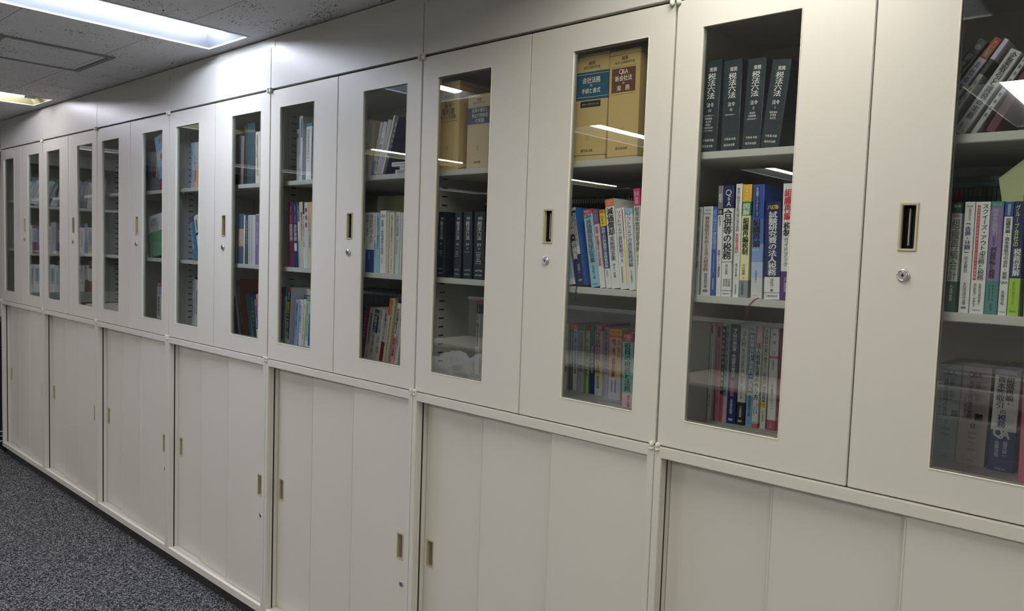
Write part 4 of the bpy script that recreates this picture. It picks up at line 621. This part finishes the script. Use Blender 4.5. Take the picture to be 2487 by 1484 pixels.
('first','middle',4,7,0.6849,0.036,0.368,0.0134,0.2067,-0.0034,[('b6',0),('w',0.13)],[('v','債務超過会社',0.02,0.12,0.5,0.4,'w',1),('v','組織再編・資本等取引の会計・税務',0.14,0.68,0.5,0.5,'k',1),('h','Q&A',0.71,0.8,0.5,'k',0),('v','佐藤信祐',0.78,0.91,0.45,0.4,'k',0),('h','中央経済社',0.97,0.75,0.5,'k',0)],'white book with blue head',{}),
('first','middle',5,7,0.6995,0.036,0.368,0.0172,0.2074,-0.0044,[('nv',0),('lm',0.67)],[('v','グループ会社の',0.03,0.4,0.35,0.4,'lm2',1),('v','税務詳解',0.41,0.65,0.55,0.6,'w',2),('v','みらいコンサルティング',0.7,0.9,0.45,0.25,'k',0),('h','清文社',0.96,0.6,0.5,'k',0)],'navy and lime book',{}),
('first','middle',6,7,0.7252,0.036,0.368,0.0117,0.2072,-0.0416,[('lte2',0)],[],'teal book',{}),
('first','bottom',0,4,0.5399,0.277,0.0301,0.0451,0.2114,0.0019,[('gb',0)],[('h','Q&A',0.085,0.55,0.45,'k',0),('v','合併・分割・',0.14,0.38,0.6,0.2,'k',0),('v','株式交換等の実務',0.14,0.54,0.36,0.2,'k',0),('v','その法律・会計・税務のすべて',0.3,0.53,0.12,0.08,'k',0),('b',0.47,0.53,0.78,0.28,'k2'),('h','I',0.6,0.14,0.45,'k',1),('h','▪▪▪▪',0.67,0.4,0.45,'k',0),('h','▪▪▪▪▪',0.73,0.4,0.45,'k',0),('h','清文社',0.96,0.25,0.45,'k',0)],'blue-grey boxed volume numbered I',{'kind': 'slip'}),
('first','bottom',1,4,0.5855,0.27,0.0307,0.0534,0.212,0.0122,[('gp',0)],[('h','Q&A',0.085,0.46,0.45,'k',0),('v','合併・分割・',0.14,0.38,0.58,0.17,'k',0),('v','株式交換等の実務',0.14,0.54,0.34,0.17,'k',0),('v','その法律・会計・税務のすべて',0.3,0.53,0.17,0.07,'k',0),('b',0.47,0.54,0.68,0.28,'k2'),('h','II',0.6,0.2,0.5,'k',2),('h','▪▪▪▪',0.67,0.3,0.5,'k',0),('h','▪▪▪▪',0.72,0.3,0.5,'k',0),('h','▪▪▪▪▪',0.77,0.3,0.5,'k',0),('h','▪▪▪▪',0.84,0.3,0.5,'k',0),('h','清文社',0.95,0.2,0.5,'k',0)],'pinkish grey boxed volume numbered II',{'kind': 'slip'}),
('first','bottom',2,4,0.6473,0.261,0.0305,0.0453,0.2146,0.0116,[('la3',0),('w',0.06),('n2',0.6)],[('h','実務詳解',0.03,0.7,0.5,'gl',0),('v','組織再編・',0.07,0.36,0.62,0.3,'k',2),('v','資本等取引',0.07,0.38,0.27,0.3,'k',2),('v','の',0.39,0.44,0.42,0.25,'k',1),('v','税務',0.44,0.57,0.4,0.3,'n2',2),('h','QA',0.63,0.6,0.45,'w',2),('v','稲見誠一',0.7,0.86,0.62,0.17,'w',0),('v','佐藤信祐',0.7,0.86,0.3,0.17,'w',0),('h','中央経済社',0.975,0.45,0.5,'w',0)],'white and navy QA volume',{'kind': 'slip'}),
('first','bottom',3,4,0.7152,0.181,0.03,0.0319,0.2236,-0.021,[('gw',0),('or',0.1),('p3',0.2)],[],'pink and red book',{}),
]
for (win, lev, pos, cnt, x, y, z, wd, h, lean, bands, titles, desc, op) in BOOKS:
    lower = desc.lower(); nm = 'book'
    for k in ('slipcase volume', 'boxed volume', 'law volume', 'magazine', 'booklet', 'pamphlet', 'binder', 'file', 'box'):
        if lower.find(k) >= 0: nm = k.replace(' ', '_'); break
    cat = 'book' if nm in ('book', 'slipcase_volume', 'law_volume', 'boxed_volume') else nm
    d = .20 if op.get('kind') else (.182 if h > .235 else .148)
    if op.get('thin'): d = .018
    lab = '%s, %s from left, %s shelf, %s window from right' % (desc, ORD[pos], lev, win)
    book(nm, lab, cat, wd, h, d, bands, titles, (x, y, ZB+z), lean, 0, 'books and files on cabinet shelves', op.get('cov'), op.get('kind', ''), op.get('thin', 0))

# rows of thin uniform volumes standing behind the front rows
def back_row(x0, x1, y, z, h, n, keys, label, group, name='bound_volume', lets=True):
    root = None; wd = (x1-x0)/n
    for i in range(n):
        if len(keys) > 1 or root is None:
            b = book(name, label if len(keys) == 1 else label % ORD[i], 'book', wd*.95, h, .13, [(keys[i % len(keys)], 0)], [('b', .03, .075, .5, .55, 'gl')] if lets else (), (x0+i*wd, y, ZB+z), 0, 0, group); root = root or b
        else:
            b = copy_tree(root); b.location.x = x0+i*wd
back_row(-.85, -.262, .245, .368, .259, 69, ['k2'], 'thin black uniform volume, back row of middle shelf, third window from right', 'black uniform volumes behind the third and fourth windows')
back_row(-1.60, -1.262, .245, .030, .262, 38, ['k2'], 'thin black uniform volume, back row of bottom shelf, fifth window from right', 'black uniform volumes behind the fifth window')
back_row(.545, .70, .24, .368, .252, 18, ['br2','br2','br2','dte','dte','dte','dte','dg','dg3','dg','dg3','dg','dg','dg3','dg','dg','dbr','dor'], 'coloured volume, %s from left in back row, middle shelf, first window from right', 'coloured volumes in the back row behind the rightmost window', lets=False)
# things lying flat
def flat_book(name, label, x0, x1, y, z, th, d, key, titles=(), rot=0, cat='book'):
    t = thing(name, label, cat, (x0, y, ZB+z), rot)
    w_ = x1-x0; bm = bmesh.new()
    box(bm, 0, w_, 0, .001, 0, th); box(bm, 0, w_, .001, d, 0, .001); box(bm, 0, w_, .001, d, th-.001, th); obj('cover', bm, pm(key), t)
    bm = bmesh.new(); box(bm, .002, w_-.002, .001, d-.002, .001, th-.001); obj('page_block', bm, PAGE, t)
    if titles: o = bpy.data.objects.new('title_lettering', lettering(titles, w_, th)); COL.objects.link(o); o.parent = t
    return t
flat_book('book', 'white book lying flat, bottom of the pile, top shelf, fifth window from right', -1.0785, -1.0148, 0.045, 0.7025, 0.0137, 0.15, 'gw', [('h','▪▪▪▪▪▪▪▪',.3,.7,.5,'k',0),('h','▪▪▪▪▪▪',.7,.6,.45,'k',0)], 0, 'book')
flat_book('book', 'white book lying flat, middle of the pile, top shelf, fifth window from right', -1.0556, -1.0007, 0.045, 0.7165, 0.0103, 0.15, 'w', [('h','▪▪▪▪▪▪▪▪▪▪▪▪▪▪',.5,.8,.5,'k',0)], 0, 'book')
flat_book('book', 'white book lying flat, top of the pile, top shelf, fifth window from right', -1.0947, -1.0121, 0.042, 0.7271, 0.014, 0.15, 'gw', [('h','▪▪▪▪▪▪▪▪▪▪▪▪▪▪▪▪',.5,.8,.55,'k',0)], 0, 'book')
flat_book('book', 'blue book with white title lying across upright books, sixth window from right', -1.7539, -1.6392, 0.105, 0.2405, 0.0168, 0.15, 'b6', [('h','はじめての税務',.5,.75,.5,'w',2)], 0, 'book')
flat_book('book', 'white book lying flat on a blue book behind sixth window from right', -1.7341, -1.6474, 0.11, 0.2576, 0.0252, 0.15, 'w', [('h','▪▪▪',.5,.3,.3,'b6',0)], 0, 'book')
flat_book('book', 'dark green book lying flat on back row, middle shelf, first window from right', .55, .70, .215, .6206, .011, .20, 'dte')
flat_book('book', 'green book lying on a dark green one, middle shelf, first window from right', .545, .665, .212, .632, .009, .20, 'dg')

# folder, notes and ribbons
t = thing('file_folder', 'pale green file folder standing behind white books, middle shelf, fifth window from right', 'folder', (-1.372, .20, ZB+.368))
bm = bmesh.new(); box(bm, .0, .29, 0, .0012, 0, .272); box(bm, .0, .29, .006, .0072, 0, .28); box(bm, -.001, .0, 0, .0072, 0, .27); obj('cover', bm, pm('fol'), t)
bm = bmesh.new(); box(bm, .003, .28, .0015, .0057, .002, .262); obj('papers', bm, PAGE, t)
bm = bmesh.new(); box(bm, .2, .225, -.001, 0, .18, .24); obj('index_tab', bm, pm('te2'), t)
def note(name, label, pts, key, th=.0006, cat='note'):
    bm = bmesh.new(); A = [bm.verts.new(p) for p in pts]; B = [bm.verts.new((p[0], p[1]+th, p[2])) for p in pts]
    n_ = len(pts); bm.faces.new(A); bm.faces.new(B[::-1])
    for i in range(n_): bm.faces.new((A[i], A[(i+1)%n_], B[(i+1)%n_], B[i]))
    return tag(obj(name, bm, pm(key)), label, cat)
note('paper_note', 'pale green paper note sticking up above books, middle shelf, first window from right', [(.672, .075, ZB+.575), (.666, .06, ZB+.62), (.706, .06, ZB+.655), (.7055, .075, ZB+.573)], 'fol')
def ribbon(name, label, pts, key, r):
    cu = bpy.data.curves.new('ribbon', 'CURVE'); cu.dimensions = '3D'; s_ = cu.splines.new('NURBS'); s_.points.add(len(pts)-1)
    for p, q in zip(s_.points, pts): p.co = (*q, 1)
    s_.order_u = 4; s_.use_endpoint_u = True; cu.bevel_depth = r; cu.bevel_resolution = 2; cu.resolution_u = 6
    ob = bpy.data.objects.new('tmp', cu); COL.objects.link(ob); dg = bpy.context.evaluated_depsgraph_get(); dg.update()
    me = bpy.data.meshes.new_from_object(ob.evaluated_get(dg)); bpy.data.objects.remove(ob); me.materials.clear(); me.materials.append(pm(key))
    o = bpy.data.objects.new(name, me); COL.objects.link(o); return tag(o, label, 'ribbon')
ribbon('bookmark_ribbon', 'thin reddish bookmark ribbon hanging over the middle shelf edge, second window from right', [(.224, .038, ZB+.3695), (.222, .028, ZB+.3695), (.214, .0275, ZB+.362), (.203, .0285, ZB+.350), (.199, .0285, ZB+.340), (.203, .0285, ZB+.333)], 'br2', .0009)
ribbon('bookmark_ribbon', 'dark blue bookmark ribbon hanging over the middle shelf edge, third window from right', [(-.283, .038, ZB+.3695), (-.284, .028, ZB+.3695), (-.284, .0275, ZB+.36), (-.286, .0285, ZB+.345), (-.285, .0285, ZB+.328)], 'nb', .0014)
ribbon('bookmark_ribbon', 'short pale ribbon hanging over the top shelf edge, eighth window from right', [(-2.594, .055, ZB+.7035), (-2.596, .028, ZB+.7035), (-2.60, .0275, ZB+.695), (-2.612, .0285, ZB+.672)], 'gl', .0016)

# ------------------------------------------------------------------ bookcase at the end of the room (seen reflected in the left windows)
BX = -5.62
t = thing('open_bookcase', 'grey steel open bookcase across the room end, reflected in far left windows', 'bookcase', (BX, -1.06, 0), math.pi/2)
bm = bmesh.new()   # local x = world y, local y = -world x
Wb, Db = .92, .36
box(bm, 0, .015, 0, Db, 0, ZB+1.09); box(bm, Wb-.015, Wb, 0, Db, 0, ZB+1.09); box(bm, 0, Wb, Db-.01, Db, 0, ZB+1.09)
box(bm, .015, Wb-.015, 0, Db, ZB+1.0, ZB+1.09); box(bm, .015, Wb-.015, 0, Db, ZB-.05, ZB+.033); bevel(bm, .001, 1)
obj('body', bm, mat('bookcase_steel', (120,122,122), .5), t)
for z in (.33, .688):
    bm = bmesh.new(); box(bm, .016, Wb-.016, .004, Db-.012, ZB+z-.018, ZB+z); obj('shelf', bm, INNER, t)
for x in (0, Wb/2):
    bm = bmesh.new(); box(bm, x+.016, x+Wb/2-.016, -.006, .01, .06, ZB-.06); bevel(bm, .001, 1); obj('door', bm, STEEL, t)
RB = {'top': (.688, [('te',15),('gw',15),('lte3',15),('gw',15),('gl',15),('lte',15),('dte',15),('gw',12),('gl',6),('sl4',5),('gw',5),('gl',4),('la',4),('gw',4),('sl3',4),('gl2',3),('gw',3),('gl',3),('la',2),('gw',2),('gl2',2)]),
      'middle': (.33, [('w',0),('b6',0),('gw',0),('br',0),('pu2',0),('nv',0),('gw',0),('w',0),('gl',0),('nv',0),('b2',0),('or3',0),('yp',0),('te',0),('gw',0),('w',0),('b4',0),('be',0),('yp',0),('b6',0)]),
      'bottom': (.033, [('w',2),('dr',2),('gw',1),('w',0),('gw',0),('gl',0),('w',0),('gw',0),('w',6),('gw',5),('gl2',5),('or',3),('gw',3),('w',4),('gl',2),('k2',0),('dr',0),('gw',0),('te2',0),('w',0)])}
rnd = random.Random(5)
for lev, (z, lst) in RB.items():
    pos = -.16
    for i, (c, ln) in enumerate(lst):
        wd = rnd.choice((.018,.024,.03,.036)); hh = rnd.choice((.207,.207,.212,.24)) if ln < 10 else .205
        ln = math.radians(ln*1.6); step = wd/math.cos(ln)+.001
        pos -= step
        if pos < -1.035: break
        # root lies at world y = pos; local x runs along +y, the top leans towards -y
        bands = [(c, 0)] if rnd.random() < .5 else [(c, 0), (rnd.choice(['gw','w','lb4']), .12), (c, .6)]
        ink = 'k' if c in ('w','gw','gl','lte3','lte','lb4','be','yp','or3') else 'w'
        tt = [('v', '▪'*rnd.choice((6,8,10)), .14, .7, .5, .6, ink if len(bands) == 1 else 'k', 1)]
        book('book', '%s from right on %s shelf of the open bookcase at the room end' % ('book %s' % (ORD[i] if i < 14 else ['fifteenth','sixteenth','seventeenth','eighteenth','nineteenth','twentieth','twenty-first'][i-14]), lev),
             'book', wd, hh, .148, bands, tt, (BX-.008, pos, ZB+z), 0, 0, 'books on the bookcase at the room end')
        r = [o for o in C.objects if o.get('label', '').startswith('book') and o.parent is None][-1]
        r.rotation_euler = Matrix.Rotation(math.pi/2, 4, 'Z').to_euler()
        m = Matrix.Translation((BX-.008, pos, ZB+z)) @ Matrix.Rotation(math.pi/2, 4, 'Z') @ Matrix.Rotation(-ln, 4, 'Y')
        r.matrix_world = m; r.location.z = ZB + z

# ------------------------------------------------------------------ things at the left end and in the room
bm = bmesh.new(); box(bm, -5.95, -5.46, .02, .44, .0, .95); bevel(bm, .006, 2)
for k in range(14): box(bm, -5.90, -5.50, .017, .02, .5+k*.02, .508+k*.02)
tag(obj('black_equipment_box', bm, mat('black_plastic', (22,22,24), .5)), 'black equipment box standing beyond the left end of the cabinets', 'box')
def cable(pts, label, r=.004):
    cu = bpy.data.curves.new('cable', 'CURVE'); cu.dimensions = '3D'; s = cu.splines.new('NURBS'); s.points.add(len(pts)-1)
    for p, q in zip(s.points, pts): p.co = (*q, 1)
    s.order_u = 4; s.use_endpoint_u = True; cu.bevel_depth = r; cu.bevel_resolution = 3; cu.resolution_u = 8
    ob = bpy.data.objects.new('tmp', cu); COL.objects.link(ob); dg = bpy.context.evaluated_depsgraph_get(); dg.update()
    me = bpy.data.meshes.new_from_object(ob.evaluated_get(dg)); bpy.data.objects.remove(ob)
    me.materials.clear(); me.materials.append(mat('white_cable', (206,206,200), .45))
    for p in me.polygons: p.use_smooth = True
    o = bpy.data.objects.new('cable', me); COL.objects.link(o); return tag(o, label, 'cable', 'cables at the left end')
cable([(-5.44,.03,.15),(-5.45,-.01,.17),(-5.50,-.05,.12),(-5.47,-.09,.05),(-5.53,-.11,.006),(-5.60,-.11,.005)], 'upper loop of white cable on the carpet left of the cabinets')
cable([(-5.43,.03,.09),(-5.43,-.02,.10),(-5.46,-.06,.04),(-5.52,-.10,.005),(-5.60,-.08,.005),(-5.75,-.04,.005)], 'lower white cable trailing onto the carpet left of the cabinets')
cable([(-5.44,.03,.12),(-5.47,-.03,.13),(-5.50,-.02,.07),(-5.46,-.05,.02),(-5.5,-.09,.005),(-5.66,-.07,.005)], 'thin white cable curling between two thicker ones left of the cabinets', .0025)
def desk(x, y, label):
    t = thing('office_desk', label, 'desk', (x, y, 0), 0, 'desks behind the viewer')
    bm = bmesh.new(); box(bm, -.6, .6, -.35, .35, .70, .725); bevel(bm, .004, 2); obj('desk_top', bm, mat('desk_top', (214,212,204), .4), t)
    for sx in (-1, 1):
        bm = bmesh.new(); box(bm, sx*.59-.012, sx*.59+.012, -.33, .33, 0, .70); obj('side_panel', bm, GREYP, t)
    for k in range(3):
        bm = bmesh.new(); box(bm, .18, .57, .3, .33, .06+k*.21, .255+k*.21); bevel(bm, .004, 2); d = obj('drawer', bm, STEEL, t)
        bm = bmesh.new(); box(bm, .32, .43, .33, .345, .20+k*.21, .215+k*.21); obj('handle', bm, GREYP, d)
    bm = bmesh.new(); box(bm, -.57, .57, -.33, -.31, .25, .7); obj('modesty_panel', bm, GREYP, t)
for i, (x, y) in enumerate(((-1.3, -3.5), (-2.65, -3.5), (-4.0, -3.5))):
    desk(x, y, 'pale office desk with three drawers facing the cabinets, %s from the printer' % ORD[i])
t = thing('office_printer', 'pale grey office copier with angled document feeder opposite the cabinets', 'printer', (.15, -3.3, 0))
bm = bmesh.new(); box(bm, -.3, .3, -.33, .33, .05, .78); bevel(bm, .012, 2)
for k in range(3): box(bm, -.28, .28, .33, .335, .10+k*.17, .255+k*.17)
obj('body', bm, mat('printer_shell', (196,198,200), .4), t)
bm = bmesh.new(); box(bm, -.31, .31, -.33, .30, .86, .93); box(bm, -.31, -.12, -.33, .30, .78, .86); bevel(bm, .01, 2); obj('scanner', bm, MATS['printer_shell'], t)
bm = bmesh.new(); box(bm, -.27, .25, -.28, .2, .93, 1.02); bevel(bm, .02, 3); obj('document_feeder', bm, mat('feeder', (150,154,158), .4), t)
for sx in (-1, 1):
    for sy in (-1, 1):
        bm = bmesh.new(); cyl(bm, (sx*.25-.012, sy*.27, .028), (sx*.25+.012, sy*.27, .028), .028, seg=16); box(bm, sx*.25-.02, sx*.25+.02, sy*.27-.02, sy*.27+.02, .03, .055); obj('caster', bm, DARK, t)

# crumpled white bag on a storage box, and a low partition behind the desks
bm = bmesh.new(); bmesh.ops.create_icosphere(bm, subdivisions=5, radius=1)
from mathutils import noise
for v in bm.verts:
    d_ = v.co.copy()
    n_ = noise.noise(d_*1.5+Vector((3,1,2)))*.4 + abs(noise.noise(d_*3.3))*.34 + abs(noise.noise(d_*7+Vector((2,0,1))))*.14
    v.co = d_*(.78+n_); v.co.x *= .36; v.co.y *= .22; v.co.z = max(v.co.z*.24+.12, 0)
for f in bm.faces: f.smooth = True
b_ = obj('plastic_bag', bm, mat('white_bag', (236,238,242), .35)); b_.location = (-3.2, -2.45, .4805)
tag(b_, 'crumpled white plastic bag lying on the grey storage box', 'bag')
sb = thing('storage_box', 'grey lidded storage box on the carpet under the white plastic bag', 'box', (-3.2, -2.45, 0))
bm = bmesh.new(); box(bm, -.42, .42, -.26, .26, 0, .43); bevel(bm, .008, 2); obj('body', bm, GREYP, sb)
bm = bmesh.new(); box(bm, -.43, .43, -.27, .27, .43, .48); bevel(bm, .008, 2); obj('lid', bm, WHITEF, sb)
pt = thing('low_partition', 'low grey office partition with pale top rail behind the desks', 'partition', (-2.65, -3.98, 0))
bm = bmesh.new(); box(bm, -2.05, 2.05, -.02, .02, .02, 1.08); obj('panel', bm, mat('partition_cloth', (128,132,138), .9), pt)
bm = bmesh.new(); box(bm, -2.07, 2.07, -.025, .025, 1.08, 1.115); bevel(bm, .004, 2); obj('top_rail', bm, WHITEF, pt)
for x in (-1.9, 0, 1.9):
    bm = bmesh.new(); box(bm, x-.02, x+.02, -.12, .12, 0, .03); bevel(bm, .003, 1); obj('foot', bm, GREYP, pt)
